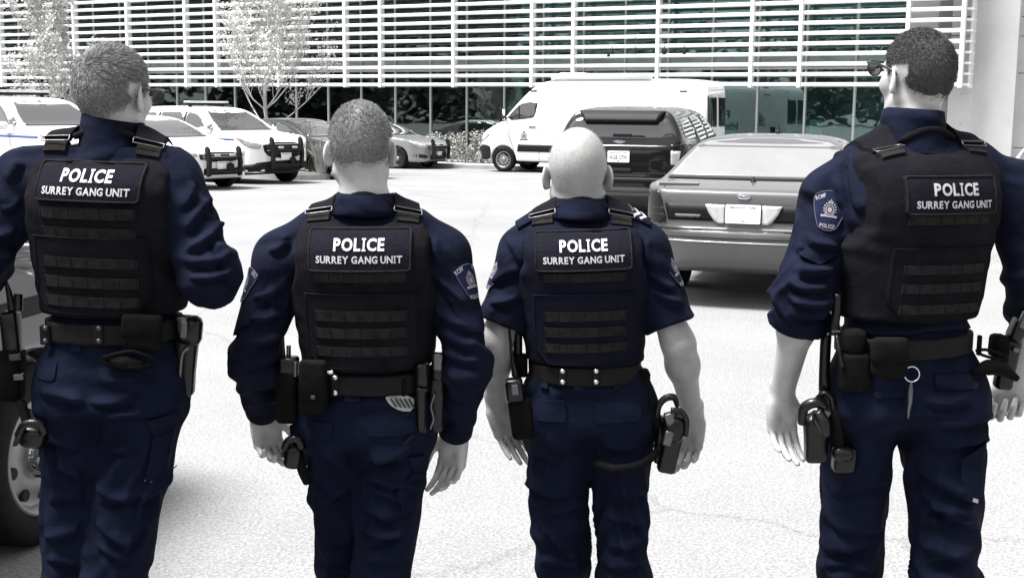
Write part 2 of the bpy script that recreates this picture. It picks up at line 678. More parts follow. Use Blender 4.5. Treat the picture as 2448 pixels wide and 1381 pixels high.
def glass_mat():
    m = bpy.data.materials.new('tinted_window_glass')
    m.use_nodes = True
    t = m.node_tree
    t.nodes.remove(t.nodes['Principled BSDF'])
    out = t.nodes['Material Output']
    tr = t.nodes.new('ShaderNodeBsdfTransparent'); tr.inputs[0].default_value = (0.62, 0.80, 0.78, 1)
    gl = t.nodes.new('ShaderNodeBsdfGlossy'); gl.inputs['Roughness'].default_value = 0.015
    gl.inputs['Color'].default_value = (0.78, 0.93, 0.92, 1)
    n = t.nodes.new('ShaderNodeTexNoise'); n.inputs['Scale'].default_value = 1.3
    tc = t.nodes.new('ShaderNodeTexCoord')
    t.links.new(tc.outputs['Object'], n.inputs['Vector'])
    bp = t.nodes.new('ShaderNodeBump'); bp.inputs['Strength'].default_value = 0.06; bp.inputs['Distance'].default_value = 0.02
    t.links.new(n.outputs['Fac'], bp.inputs['Height'])
    t.links.new(bp.outputs[0], gl.inputs['Normal'])
    fr = t.nodes.new('ShaderNodeFresnel'); fr.inputs['IOR'].default_value = 2.1
    mx = t.nodes.new('ShaderNodeMixShader')
    t.links.new(fr.outputs[0], mx.inputs[0]); t.links.new(tr.outputs[0], mx.inputs[1]); t.links.new(gl.outputs[0], mx.inputs[2])
    t.links.new(mx.outputs[0], out.inputs['Surface'])
    return m
M_glass = glass_mat()

# facade line in plan: mullion i stands at FO + i*FM*FD ; FN points to the lot
MOD = 1.5
FY0 = 51.0
FO = np.array([-0.2647*FY0, FY0])
FD = np.array([0.02588, -0.01402]); FD = FD/np.linalg.norm(FD)
FN = np.array([FD[1], -FD[0]])
FANG = math.atan2(FD[1], FD[0])
GB = gz(44.0)                                    # ground level at the facade
def fp(i, out, z):
    q = FO + FD*(i*MOD) + FN*out
    return np.array([q[0], q[1], z])
def post_index(px, out):
    """facade position (in mullion modules) of something seen at pixel column px on the plane 'out' metres forward"""
    u = (px - 1224)/F
    o = FO + FN*out
    return (u*o[1] - o[0])/(FD[0] - u*FD[1])/MOD
bld_base = fp(6, 0, GB)
RB = np.array([[FD[0], -FD[1], 0], [FD[1], FD[0], 0], [0, 0, 1.0]])
bld = empty('office_building', bld_base, 'two storey office building of tinted glass behind white horizontal louvres with a concrete end wall', 'building')
I0, I1 = -13, 19
ZB = GB + 0.35            # sill of the glass
ZL = P(1000, 201.5, 43.5)[2]   # underside of the louvre screen
ZT = ZL + 6.3
OUT = 0.75
def fbox(name, i0, i1, o0, o1, z0, z1, m, bev=0.0, share={}):
    c = (fp(i0, o0, z0) + fp(i1, o1, z1))/2
    size = (abs(i1-i0)*MOD, abs(o1-o0), z1-z0)
    key = (name, tuple(round(s, 3) for s in size), bev)
    if key not in share:
        b = MB(); b.box((0, 0, 0), size, RB, bev)
        share[key] = mesh_data(name, np.concatenate(b.v), b.f, m, False)
    o = bpy.data.objects.new(name, share[key])
    COL.objects.link(o)
    o.parent = bld
    o.location = c - bld_base
    return o
# shell behind the glass
fbox('back_wall', I0, I1, -7.0, -6.8, GB-0.3, ZT+0.4, M_inner)
fbox('interior_floor', I0, I1, -6.8, -0.12, GB-0.2, GB+0.3, M_inner)
fbox('floor_slab', I0, I1, -6.8, -0.12, ZL+0.55, ZL+0.95, M_inner)
fbox('roof_slab', I0, I1, -7.0, 0.3, ZT+0.45, ZT+0.9, M_conc)
fbox('base_wall', I0, I1, -0.10, 0.10, GB-0.4, ZB, M_conc)
for i in range(I0, I1):
    for (z0, z1) in ((ZB, ZL+0.5), (ZL+0.95, ZL+3.4), (ZL+3.5, ZT+0.4)):
        fbox('window_pane', i+0.025, i+0.975, -0.02, 0.0, z0+0.03, z1-0.02, M_glass)
    fbox('spandrel', i+0.025, i+0.975, -0.03, 0.0, ZL+0.52, ZL+0.93, M_inner)
    fbox('mullion', i-0.02, i+0.02, -0.08, 0.06, ZB, ZT+0.4, M_mull)
for z in (ZL+0.5, ZL+0.94, ZL+3.42):
    fbox('transom', I0, I1, -0.06, 0.045, z-0.03, z+0.03, M_mull)
fbox('concrete_pier', I1, I1+2.0, -0.6, 0.02, GB-0.3, ZT+0.4, M_conc)
# pale blinds and boxes standing inside the windows
rb = random.Random(4)
for i, x0, x1, h in ((3, .35, .85, 1.05), (4.05, .3, .8, .95), (5, .5, .9, .9), (6, .3, .7, .75), (7, .4, .8, .4), (8, .05, .35, .5), (8.5, .05, .45, 1.25), (9, .1, .5, .55), (10, .1, .55, .7), (1, .2, .6, .6), (12, .3, .6, .5), (15, .1, .45, 1.0), (17, .05, .3, 1.3)):
    fbox('window_board', i+x0, i+x1, -0.34, -0.30, GB+0.35, GB+0.75+h*0.75, M_paper)
# louvre screen: posts in the irregular bays of the photograph, each slat its own piece
posts = [post_index(p, OUT) for p in (-330, -190, -60, 21, 195, 320, 456, 527, 674, 830, 913, 1085, 1269, 1366, 1564, 1784, 1898, 2148, 2277)]
zs_ = [ZL + 0.30*k for k in range(0, 22)]
for k, a in enumerate(posts):
    fbox('louvre_post', a-0.035, a+0.035, OUT-0.10, OUT+0.16, ZL-0.09, ZT+0.2, M_white)
    fbox('louvre_bracket', a-0.02, a+0.02, 0.05, OUT-0.1, ZL+1.15, ZL+1.25, M_white)
    fbox('louvre_bracket', a-0.02, a+0.02, 0.05, OUT-0.1, ZL+3.55, ZL+3.65, M_white)
def slat_mesh(L, cache={}):
    L = round(L, 3)
    if L not in cache:
        prof = [(-0.10, -0.035), (0.06, -0.06), (0.115, -0.05), (0.13, 0.0), (0.115, 0.05), (0.04, 0.06), (-0.10, 0.035)]
        n = len(prof)
        v = [(s*L/2, -y, z) for s in (-1, 1) for (y, z) in prof]
        f = [[k, (k+1) % n, n + (k+1) % n, n + k] for k in range(n)] + [list(range(n))[::-1], [n+k for k in range(n)]]
        v = np.array(v) @ RB.T
        cache[L] = mesh_data('louvre', v, f, M_white, False)
    return cache[L]
for a, b in zip(posts[:-1], posts[1:]):
    for z in zs_:
        o = bpy.data.objects.new('louvre', slat_mesh((b-a-0.075)*MOD))
        COL.objects.link(o); o.parent = bld
        o.location = fp((a+b)/2, OUT, z) - bld_base
# egg-crate return at the end of the screen
e = posts[-1]
for k, oo in enumerate((OUT-0.32, OUT-0.7)):
    fbox('return_post', e+0.10, e+0.15, oo-0.03, oo+0.03, ZL-0.09, ZT+0.2, M_white)
for z in zs_:
    fbox('return_slat', e+0.04, e+0.16, -0.02, OUT-0.06, z-0.03, z+0.03, M_white)
# concrete end wall
wa = P(2268, 200, 36.6); wa2 = np.array([wa[0], wa[1]])
wdir = np.array([math.cos(math.radians(-7)), math.sin(math.radians(-7))])
RW = np.array([[wdir[0], -wdir[1], 0], [wdir[1], wdir[0], 0], [0, 0, 1.0]])
zc = [GB-0.3] + [P(2350, y, 36.6)[2] for y in (352, 175, 87, 41, -130)] + [ZT+0.9]
xs_c = [0, (2412-2268)/F*36.6, (2412-2268)/F*36.6+2.7, (2412-2268)/F*36.6+5.4, 9.0]
def wallbox(name, x0, x1, y0, y1, z0, z1, m, bev=0.0):
    b = MB(); c = wa2 + wdir*(x0+x1)/2
    nrm = np.array([-wdir[1], wdir[0]])
    c = c + nrm*(y0+y1)/2
    b.box((c[0], c[1], (z0+z1)/2), (x1-x0, abs(y1-y0), z1-z0), RW, bev)
    return b.build(name, m, bld, False, bld_base)
wallbox('concrete_core', -0.3, 9.3, 0.06, 0.5, GB-0.3, ZT+0.85, M_joint)
for a, b in zip(xs_c[:-1], xs_c[1:]):
    for z0, z1 in zip(zc[:-1], zc[1:]):
        wallbox('concrete_panel', a+0.012, b-0.012, 0.0, 0.07, z0+0.012, z1-0.012, M_conc)
        for fx in (0.22, 0.78):
            for fz in (0.3, 0.72):
                if z1-z0 > 0.6:
                    wallbox('tie_hole', a+(b-a)*fx-0.018, a+(b-a)*fx+0.018, -0.003, 0.02, z0+(z1-z0)*fz-0.018, z0+(z1-z0)*fz+0.018, M_joint)
q = P(2352, 328, 36.6)
M_dgrey = mat('dark_grey_metal', (0.06, 0.06, 0.065), 0.5, 0.2)
lt = (2352-2268)/F*36.6
wallbox('wall_socket', lt-0.08, lt+0.08, -0.06, -0.001, q[2]-0.11, q[2]+0.11, M_mull, 0.01)
wallbox('socket_cover', lt-0.05, lt+0.05, -0.07, -0.055, q[2]-0.07, q[2]+0.07, M_dgrey)
for k in (0, 1):
    lx = (2349+9*k-2268)/F*36.6
    z = P(2350, 276, 36.6)[2]
    wallbox('wall_lamp', lx-0.035, lx+0.035, -0.05, -0.001, z-0.04, z+0.04, M_white, 0.01)

# ------------------------------------------------------------------ pavement, kerb, planting bed
KO = 3.4
def strip(name, i0, i1, o0, o1, z, m, th=0.3, kind='structure'):
    b = MB()
    b.box((fp(i0, o0, 0) + fp(i1, o1, 0))/2 + np.array([0, 0, z - th/2]), (abs(i1-i0)*MOD, abs(o1-o0), th), RB)
    o = b.build(name, m)
    tag(o, None, None, None, kind)
    return o
KZ = gz(41.5)
o = strip('pavement', I0, 26, 0.11, KO-0.16, KZ+0.13, M_kerb); o['label'] = 'pale concrete pavement along the office facade'
ks = 24
for k in range(ks):
    a0 = I0 + (26-I0)*k/ks; a1 = I0 + (26-I0)*(k+1)/ks
    b = MB()
    b.box((fp(a0, KO-0.15, 0)+fp(a1, KO, 0))/2 + np.array([0, 0, KZ-0.02]), ((a1-a0)*MOD-0.012, 0.15, 0.36), RB, 0.025)
    kb = b.build('kerb', M_kerb)
    tag(kb, 'pale concrete kerb along the pavement', None, None, 'structure')

def leaf_cloud(centers, rad, n, size, seed, flat=0.6):
    """n small bent leaves scattered in blobs; returns verts, faces"""
    r = np.random.RandomState(seed)
    c = centers[r.randint(len(centers), size=n)]
    d = r.normal(size=(n, 3)); d /= np.linalg.norm(d, axis=1)[:, None]
    p = c + d*(r.rand(n, 1)**0.5)*rad
    s = size*(0.6 + 0.8*r.rand(n, 1))
    a = r.normal(size=(n, 3)); a[:, 2] *= flat; a /= np.linalg.norm(a, axis=1)[:, None]
    b = np.cross(a, r.normal(size=(n, 3))); b /= np.linalg.norm(b, axis=1)[:, None]
    v = np.stack([p - a*s, p + b*s*0.5, p + a*s, p - b*s*0.5], 1).reshape(-1, 3)
    f = np.arange(4*n).reshape(-1, 4)
    return v, f

M_leaf = mat('pale_spring_leaf', (0.56, 0.56, 0.54), 0.7, var=0.3, vscale=3.0)
M_bark = mat('pale_bark', (0.48, 0.48, 0.47), 0.9, var=0.25, vscale=12, bump=0.4, bscale=60)
M_hedge = mat('grey_green_hedge_leaf', (0.28, 0.285, 0.27), 0.7, var=0.5, vscale=2.0)
M_grass = mat('dry_pale_grass', (0.33, 0.33, 0.31), 0.8, var=0.25, vscale=5)
M_soil = mat('dark_bark_mulch', (0.10, 0.09, 0.08), 0.95, var=0.3, vscale=12)

def grow(root, height, spread, seed, first=0.33):
    """a young tree: trunk, limbs, twigs -> MB, twig tips"""
    r = random.Random(seed)
    mb = MB()
    tips = []
    trunk = [np.array(root) + np.array([r.uniform(-.03, .03)*k, r.uniform(-.03, .03)*k, height*k/10]) for k in range(11)]
    rt = [0.062*(1-0.085*k) for k in range(11)]
    mb.tube(trunk, rt, 8)
    def limb(p, d, L, rad, lev):
        pts = [p]; dd = d.copy()
        n = 6
        for k in range(n):
            dd = dd + np.array([r.uniform(-.16, .16), r.uniform(-.16, .16), 0.10 + r.uniform(-.05, .08)])
            dd /= np.linalg.norm(dd)
            pts.append(pts[-1] + dd*L/n)
        mb.tube(pts, [rad*(1-0.75*k/n) for k in range(n+1)], 5 if lev < 2 else 4)
        if lev < 2:
            for j in range(7 if lev == 0 else 5):
                t = r.uniform(0.25, 1.0)
                q = pts[int(t*n)]
                sd = np.array([r.uniform(-1, 1), r.uniform(-1, 1), r.uniform(-.1, .8)])
                nd = dd*0.9 + sd*0.8
                nd /= np.linalg.norm(nd)
                limb(q, nd, L*r.uniform(0.35, 0.55), rad*0.5, lev+1)
        else:
            tips.extend(pts[2:])
    nl = 26
    for k in range(nl):
        t = first + (0.97-first)*k/nl
        base = trunk[min(10, int(t*10))]
        a = k*2.399 + r.uniform(-.3, .3)
        d = np.array([math.cos(a), math.sin(a), 0.55 + 0.6*t])
        d /= np.linalg.norm(d)
        limb(base, d, spread*(1.25 - 0.85*(t-first)), 0.026*(1.1-t*0.6), 0)
    return mb, np.array(tips)

def young_tree(px, Y, height, spread, seed, label, nl=5200, first=0.33):
    g0 = P(px, 300, Y); root = np.array([g0[0], Y, gz(Y)-0.05])
    t = empty('young_tree', root, label, 'tree', 'young trees by the parked cars')
    mb, tips = grow(root, height, spread, seed, first)
    mb.build('trunk', M_bark, t, True, root)
    v, f = leaf_cloud(tips, 0.17, nl, 0.036, seed)
    c = obj('crown', v, f, M_leaf, t, False, root)
    c['kind'] = 'stuff'
    return t
young_tree(641, 34.5, 6.0, 2.1, 3, 'young pale tree with open spreading branches above the charcoal sedan', 17000, 0.22)
young_tree(128, 36.0, 6.6, 1.55, 8, 'young pale tree with dense low twigs behind the far white car', 26000, 0.12)

def shrub(i, out, w, h, seed, label, m, n=1500):
    c0 = fp(i, out, KZ+0.12)
    t = empty('shrub', c0, label, 'shrub', 'shrubs along the pavement')
    r = np.random.RandomState(seed)
    cs = c0 + np.stack([r.uniform(-w, w, 26), r.uniform(-.4, .4, 26), r.uniform(0.1, h, 26)], 1)
    v, f = leaf_cloud(cs, 0.22, n, 0.045, seed)
    o = obj('foliage', v, f, m, t, False, c0); o['kind'] = 'stuff'
    mb = MB()
    for k in range(9):
        e2 = cs[k*2]
        mb.tube([c0 + np.array([r.uniform(-.2, .2), 0, 0]), (c0+e2)/2 + r.uniform(-.1, .1, 3), e2], [0.014, 0.01, 0.004], 5)
    mb.build('stem', M_bark, t, True, c0)
for k, i in enumerate((8.3, 9.0, 9.65, 10.3)):
    shrub(i, 1.7, 0.55, (0.75, 0.95, 0.85, 1.0)[k], 20+k, ('pale leafy shrub beside the push bar of the silver sedan', 'tallish pale shrub, second from the silver sedan', 'rounded pale shrub, second from the white van', 'tall pale shrub beside the nose of the white van')[k], M_hedge)
for k, i in enumerate((-3, 0, 2.2)):
    shrub(i, 1.7, 0.7, 0.7, 40+k, ('low pale shrub at the facade behind the young tree with dense low twigs', 'low pale shrub at the facade behind the white police sedan', 'low pale shrub at the facade behind the charcoal sedan')[k], M_hedge, 900)

# planted kerb island between the white car and the dark sedan
ia = ground_at(720, 428)
ihd = np.array([0.62, -0.785])
ilt = np.array([0.785, 0.62])
def capsule(w, L, n=10):
    a = np.linspace(-math.pi/2, math.pi/2, n)
    front = np.stack([L/2 + w*np.cos(a), w*np.sin(a)], 1)
    back = np.stack([-L/2 - w*np.cos(a), -w*np.sin(a)], 1)
    return np.concatenate([front, back])
def island_part(name, w, L, z0, z1, m, c):
    o2 = capsule(w, L); n = len(o2)
    xy = c + o2[:, :1]*ihd + o2[:, 1:]*ilt
    v = np.concatenate([np.column_stack([xy, np.full(n, z0)]), np.column_stack([xy, np.full(n, z1)])])
    f = [[k, (k+1) % n, n+(k+1) % n, n+k] for k in range(n)] + [[n+k for k in range(n)], list(range(n))[::-1]]
    o = obj(name, v, f, m, None, False)
    tag(o, None, None, None, 'structure')
    return o
ic = ia[:2] - ihd*2.1
zi = gz(ia[1])
island_part('kerb_island', 0.72, 4.2, zi-0.2, zi+0.15, M_kerb, ic)['label'] = 'kerbed planting island between parked cars'
island_part('planting_bed', 0.57, 4.2, zi+0.1, zi+0.17, M_soil, ic)
def grass_tuft(c, h, n, seed, label):
    r = np.random.RandomState(seed)
    t = empty('grass_clump', c, label, 'grass')
    V, Fc = [], []
    for k in range(n):
        a = r.uniform(0, 2*math.pi); l = r.uniform(0.05, 0.38)
        b0 = c + np.array([math.cos(a), math.sin(a), 0])*r.uniform(0, 0.13)
        d = np.array([math.cos(a), math.sin(a), 0])
        w = np.array([-d[1], d[0], 0])*0.008
        hh = h*r.uniform(0.6, 1.0)
        p1 = b0 + d*l*0.35 + np.array([0, 0, hh*0.65]); p2 = b0 + d*l + np.array([0, 0, hh*r.uniform(.75, 1)])
        i0 = len(V)
        V += [b0-w, b0+w, p1+w, p1-w, p2]
        Fc += [[i0, i0+1, i0+2, i0+3], [i0+3, i0+2, i0+4]]
    o = obj('blades', V, Fc, M_grass, t, False, c); o['kind'] = 'stuff'
gc = P(768, 412, ia[1]-0.2)
grass_tuft(np.array([gc[0], gc[1], zi+0.16]), 0.95, 420, 5, 'pale ornamental grass clump at the tip of the kerb island')

# ------------------------------------------------------------------ dark tree belt across the lot, mirrored in the glass
rs = np.random.RandomState(77)
cen = []
for k in range(420):
    s = k/420.0
    a = math.radians(160 + 185*s)
    R0 = rs.uniform(58, 72) + (22 if s < .35 else 0)
    top = 11 + 4*math.sin(s*43) + rs.uniform(-2, 3)
    cen.append([R0*math.cos(a) + 6, R0*math.sin(a) + 14, rs.uniform(0.3, top)])
cen = np.array(cen)
v, f = leaf_cloud(cen, 3.4, 60000, 0.62, 9)
o = obj('tree_belt', v, f, mat('dark_conifer_leaf', (0.11, 0.13, 0.115), 0.8, var=0.5, vscale=0.3), None, False)
tag(o, 'dark belt of trees mirrored in the office windows', None, None, 'stuff')
# ------------------------------------------------------------------ vehicles
def paint(name, col, metal=0.0, rough=0.3, coat=1.0):
    return mat(name, col, rough, metal, var=0.03, vscale=2.0, coat=coat, spec=0.2)
M_pw = paint('white_car_paint', (0.8, 0.8, 0.8))
M_pk = paint('black_car_paint', (0.0025, 0.0025, 0.0032), 0, 0.3, 0.75)
M_ps = paint('silver_car_paint', (0.26, 0.26, 0.265), 0.35, 0.35)
M_pg = paint('grey_car_paint', (0.075, 0.075, 0.078), 0.3, 0.4, 0.6)
M_pd = paint('charcoal_car_paint', (0.012, 0.012, 0.014), 0.1, 0.3)
M_pt = paint('slate_truck_paint', (0.045, 0.048, 0.058), 0.2, 0.35)
M_cg = mat('car_window_glass', (0.012, 0.014, 0.015), 0.03, var=0, spec=1.0, coat=1.0)
M_cgl = mat('hazy_rear_glass', (0.17, 0.17, 0.17), 0.08, var=0.10, vscale=1.5, spec=1.0, coat=1.0)  # sky reflection painted into the glass as a pale grey base
M_blk = mat('black_plastic', (0.007, 0.007, 0.008), 0.6, spec=0.2, var=0.1, bump=0.1, bscale=120)
M_rub = mat('tyre_rubber', (0.009, 0.009, 0.0095), 0.85, spec=0.15, var=0.25, vscale=20, bump=0.2, bscale=90)
M_rim = mat('steel_wheel', (0.26, 0.26, 0.265), 0.4, 0.5, var=0.08)
M_rimd = mat('dark_steel_wheel', (0.025, 0.025, 0.026), 0.5, 0.3, var=0.1)
M_chr = mat('bright_chrome', (0.45, 0.45, 0.46), 0.12, 1.0, var=0)
M_lens = mat('clear_lamp_lens', (0.42, 0.43, 0.44), 0.12, 0.0, var=0.15, vscale=25, coat=1.0)
M_red = mat('dark_tail_lens', (0.010, 0.009, 0.0095), 0.35, 0, var=0.15, vscale=20, coat=0.15, spec=0.12)
M_amb = mat('amber_lamp_lens', (0.5, 0.24, 0.08), 0.2, var=0.05, coat=1.0)
M_plate = mat('white_number_plate', (0.75, 0.75, 0.75), 0.5, var=0.03)
M_ink = mat('grey_plate_print', (0.12, 0.13, 0.16), 0.6, var=0)
M_blue = mat('blue_stripe', (0.02, 0.08, 0.36), 0.4, var=0.02, coat=0.5)
M_org = mat('pale_red_stripe', (0.5, 0.16, 0.11), 0.4, var=0.02, coat=0.5)
M_gap = mat('shut_line_shadow_gap', (0.01, 0.01, 0.01), 0.9, var=0)
M_crest = mat('grey_crest_print', (0.05, 0.05, 0.055), 0.6, var=0.2, vscale=30)

class Car:
    def __init__(s, name, side, plan, front, axles, wr, track, paintm, h=0.03, k=0.06, label='', cat='car', group=None, clear=0.24, extra=None, wheel_w=0.23):
        s.side, s.plan, s.front = [smooth_poly(q, 2) for q in (side, plan, front)]
        s.fs, s.fp, s.ff = [PolyField(q) for q in (s.side, s.plan, s.front)]
        s.axles, s.wr, s.track, s.k, s.clear, s.extra = axles, wr, track, k, clear, extra
        s.root = empty(name, (0, 0, 0), label, cat, group)
        s.b = (0, 0, 0)
        lo = np.array([s.side[:, 0].min()-.1, -s.plan[:, 1].max()-.1, 0.0]); hi = np.array([s.side[:, 0].max()+.1, s.plan[:, 1].max()+.1, s.side[:, 1].max()+.1])
        v, f, n = polygonize(s.sd, lo, hi, h)
        s.body = obj('body', v, f, paintm, s.root)
        big = 6.0
        X, Y, Z = np.eye(3)
        s.L = Frame(Y*2, X, Z, -Y, s.sd); s.R = Frame(-Y*2, X, Z, Y, s.sd)
        s.Fr = Frame(X*big, Y, Z, -X, s.sd); s.Re = Frame(-X*big, Y, Z, X, s.sd)
        s.T = Frame(Z*4, X, Y, -Z, s.sd)
        s.wheel_w = wheel_w
    def sd(s, p):
        ay = np.abs(p[:, 1])
        d = smax(s.fs(p[:, 0], p[:, 2]), s.fp(p[:, 0], ay), s.k)
        d = smax(d, s.ff(ay, p[:, 2]), s.k)
        for ax in s.axles:
            r = np.hypot(p[:, 0]-ax, p[:, 2]-s.wr)
            d = smax(d, -np.maximum(r - (s.wr+0.055), (s.track/2-0.20) - ay), 0.02)
        if s.extra is not None:
            d = s.extra(p, d)
        return d
    def pa(s, name, poly, fr, m, off=0.004, thick=0.012, step=0.06, parent=None, smooth=True):
        return patch(name, poly, fr, m, parent or s.root, s.b, off, thick, step, smooth, 5.9)
    def both(s, name, poly, m, off=0.004, thick=0.012, step=0.06, smooth=True):
        return [s.pa(name, poly, s.L, m, off, thick, step, None, smooth), s.pa(name, poly, s.R, m, off, thick, step, None, smooth)]
    def line(s, name, pts, fr, w=0.010, m=None, off=0.0015):
        p = resample_open(pts, 0.06)
        return s.pa(name, strip_poly(p, w), fr, m or M_gap, off, 0.006, 0.05)
    def wheels(s, rim=None, holes=8, hub=None, cap=None):
        for ax in s.axles:
            for sg in (1, -1):
                wy = sg*(s.track/2 - s.wheel_w/2)
                r, w = s.wr, s.wheel_w
                c = (ax, wy, r); A = (0, sg, 0)
                t = MB()
                ri = r*0.66
                t.lathe([(ri, w*.36), (ri*1.04, w*.45), (r*.80, w*.53), (r*.93, w*.50), (r*.985, w*.40), (r, w*.2), (r, -w*.2), (r*.985, -w*.4), (r*.93, -w*.5), (r*.8, -w*.5), (ri, -w*.45)], c, A, 40)
                tw = t.build('wheel', M_rub, s.root, True)
                t = MB()
                t.lathe([(ri*1.02, w*.40), (ri*1.0, w*.46), (ri*.93, w*.43), (ri*.88, w*.26), (ri*.82, w*.22), (ri*.62, w*.30), (ri*.5, w*.34), (ri*.36, w*.30), (ri*.3, w*.30), (0.001, w*.30)], c, A, 40)
                t.lathe([(ri*.99, w*.38), (ri*.99, -w*.4), (0.001, -w*.4)], c, A, 24)
                ro = t.build('rim', rim or M_rimd, tw, True)
                t = MB()
                for kk in range(holes):
                    a = 2*math.pi*kk/holes + 0.2
                    cc = np.array(c) + np.array([math.cos(a)*ri*.71, sg*w*.275, math.sin(a)*ri*.71])
                    t.lathe([(0.001, 0.012), (ri*.10, 0.012), (ri*.10, -0.03)], cc, A, 10)
                t.build('rim_holes', M_gap, tw, False)['kind'] = 'stuff'
                t = MB()
                t.lathe([(ri*.30, w*.28), (ri*.29, w*.38), (ri*.2, w*.42), (0.001, w*.43)], c, A, 20)
                t.build('hub_cap', cap or M_rim, tw, True)
        # dark wheel housings and floor
        t = MB()
        for ax in s.axles:
            t.box((ax, 0, s.wr+0.14), (s.wr*2+.2, s.track-0.46, s.wr*1.5))
        t.box(((s.axles[0]+s.axles[-1])/2, 0, s.clear+0.06), (abs(s.axles[0]-s.axles[-1])-0.8, s.track-0.3, 0.1))
        t.build('underbody', M_blk, s.root)
    def place(s, loc, heading):
        s.root.location = loc
        s.root.rotation_euler = (0, 0, math.atan2(heading[1], heading[0]))
        return s.root

def put_on_axle(car, px, py, heading):
    """place so that the front axle's middle stands on the ground seen at pixel (px, py)"""
    g = ground_at(px, py)
    h = np.array(heading)/np.linalg.norm(heading)
    o = g[:2] - h*car.axles[0]
    car.place((o[0], o[1], gz(o[1])), h)

def push_bar(car, x, z0, z1, w, lean=0.0, light=True, dark=None):
    m = dark or M_blk
    pb = MB()
    for sg in (-1, 1):
        prof = [(x, z0), (x+.07, z0+.02), (x+.10, (z0+z1)/2), (x+.05, z1-.05), (x-.02, z1), (x-.06, z1-.06), (x-.0, (z0+z1)/2), (x-.03, z0+.04)]
        n = len(prof); th = 0.03
        v = [(a, sg*w/2 + s2*th, b) for s2 in (-1, 1) for a, b in prof]
        f = [[k, (k+1) % n, n+(k+1) % n, n+k] for k in range(n)] + [list(range(n))[::-1], [n+k for k in range(n)]]
        pb.add(v, f)
    for z in (z0+0.10, (z0+z1)/2+0.06):
        pb.box((x+0.035, 0, z), (0.07, w, 0.055), None, 0.01)
    o = pb.build('push_bar', m, car.root)
    if light:
        l = MB()
        for sg in (-1, 1):
            l.box((x+0.06, sg*w*.24, (z0+z1)/2+.13), (0.05, 0.13, 0.05), None, 0.012)
        l.build('push_bar_lamps', M_lens, o)
        sp = MB()
        sp.lathe([(0.001, .02), (.06, .03), (.085, .045), (.085, .0), (.001, -.03)], (x+.02, w*.18, z0+.20), (1, 0, 0), 16)
        sp.build('siren_speaker', M_blk, o, True)
    return o

def plate(car, fr, y, z, text, w=0.305, h=0.155, off=0.02, small='Beautiful British Columbia'):
    o = car.pa('number_plate', round_rect(y-w/2, y+w/2, z-h/2, z+h/2, 0.012), fr, M_plate, off, 0.01, 0.05, None, False)
    flip = -1.0 if np.cross(fr.U, fr.V).dot(fr.D) > 0 else 1.0
    parts = []
    if text:
        v, f = text_geo(text, 0.085, 0.001); v = v*np.array([min(1.0, 0.25/np.ptp(v[:, 0])), 1.0])
        parts.append((v - np.array([0, 0.008]), f))
    v, f = text_geo(small, 0.022, 0.0003); parts.append((v*np.array([1, 1.0]) + np.array([0, h*.36]), f))
    v, f = text_geo('FEB', 0.02, 0.0005); parts.append((v + np.array([0.0, -h*.38]), f))
    for sx in (-1, 1):
        v, f = ring2d(sx*0.09, h*.36, 0.007, 0.007, 0.006, 8); parts.append((v, f))
    V, Fc = geo_join(parts)
    V = V*np.array([flip, 1]) + np.array([y, z])
    drape('plate_print', V, Fc, fr, M_ink, o, (0, 0, 0), off+0.002, 5.9)
    return o

def oval_badge(car, fr, y, z, w, h, word='Ford'):
    a = np.linspace(0, 2*np.pi, 28)[:-1]
    o = car.pa('oval_badge', np.stack([y + w/2*np.cos(a), z + h/2*np.sin(a)], 1), fr, M_chr, 0.012, 0.012, 0.04, None, True)
    flip = -1.0 if np.cross(fr.U, fr.V).dot(fr.D) > 0 else 1.0
    v1, f1 = ring2d(0, 0, w*.44, h*.41, w*.05, 24)
    V, Fc = geo_join([(v1, f1)])
    drape('badge_field', V*np.array([flip, 1]) + np.array([y, z]), Fc, fr, M_ink, o, (0, 0, 0), 0.0145, 5.9)
    v, f = text_geo(word, h*.62, 0.001, 0.95, 0.35)
    drape('badge_script', v*np.array([flip*1.05, 1]) + np.array([y, z]), f, fr, M_ink, o, (0, 0, 0), 0.0145, 5.9)

def seam(car, pts, both=True, w=0.010):
    car.line('shut_line', pts, car.L, w)
    car.line('shut_line', pts, car.R, w)

def mirror_pair(car, x, z, w, m):
    for sg in (1, -1):
        b = MB()
        v, f, n = polygonize(lambda p: sd_ell(p, (x, sg*(w+.13), z), (.07, .115, .085)), (x-.12, sg*(w+.13)-.16, z-.12), (x+.12, sg*(w+.13)+.16, z+.12), 0.03)
        o = obj('wing_mirror', v, f, m, car.root)
        b.box((x-.068, sg*(w+.13), z), (.012, .18, .12), None, 0.004)
        b.build('mirror_glass', M_chr, o)

def light_bar(car, x, z, w=1.15):
    b = MB()
    b.box((x, 0, z), (0.24, w, 0.05), None, 0.02)
    o = b.build('roof_light_bar', M_blk, car.root)
    b = MB()
    b.box((x, 0, z+.045), (0.25, w+.02, 0.05), None, 0.02)
    b.build('light_bar_lens', M_lens, o)
    b = MB()
    for sg in (-1, 1):
        b.box((x, sg*w*.42, z-.05), (0.05, 0.06, 0.07))
    b.build('light_bar_foot', M_blk, o)

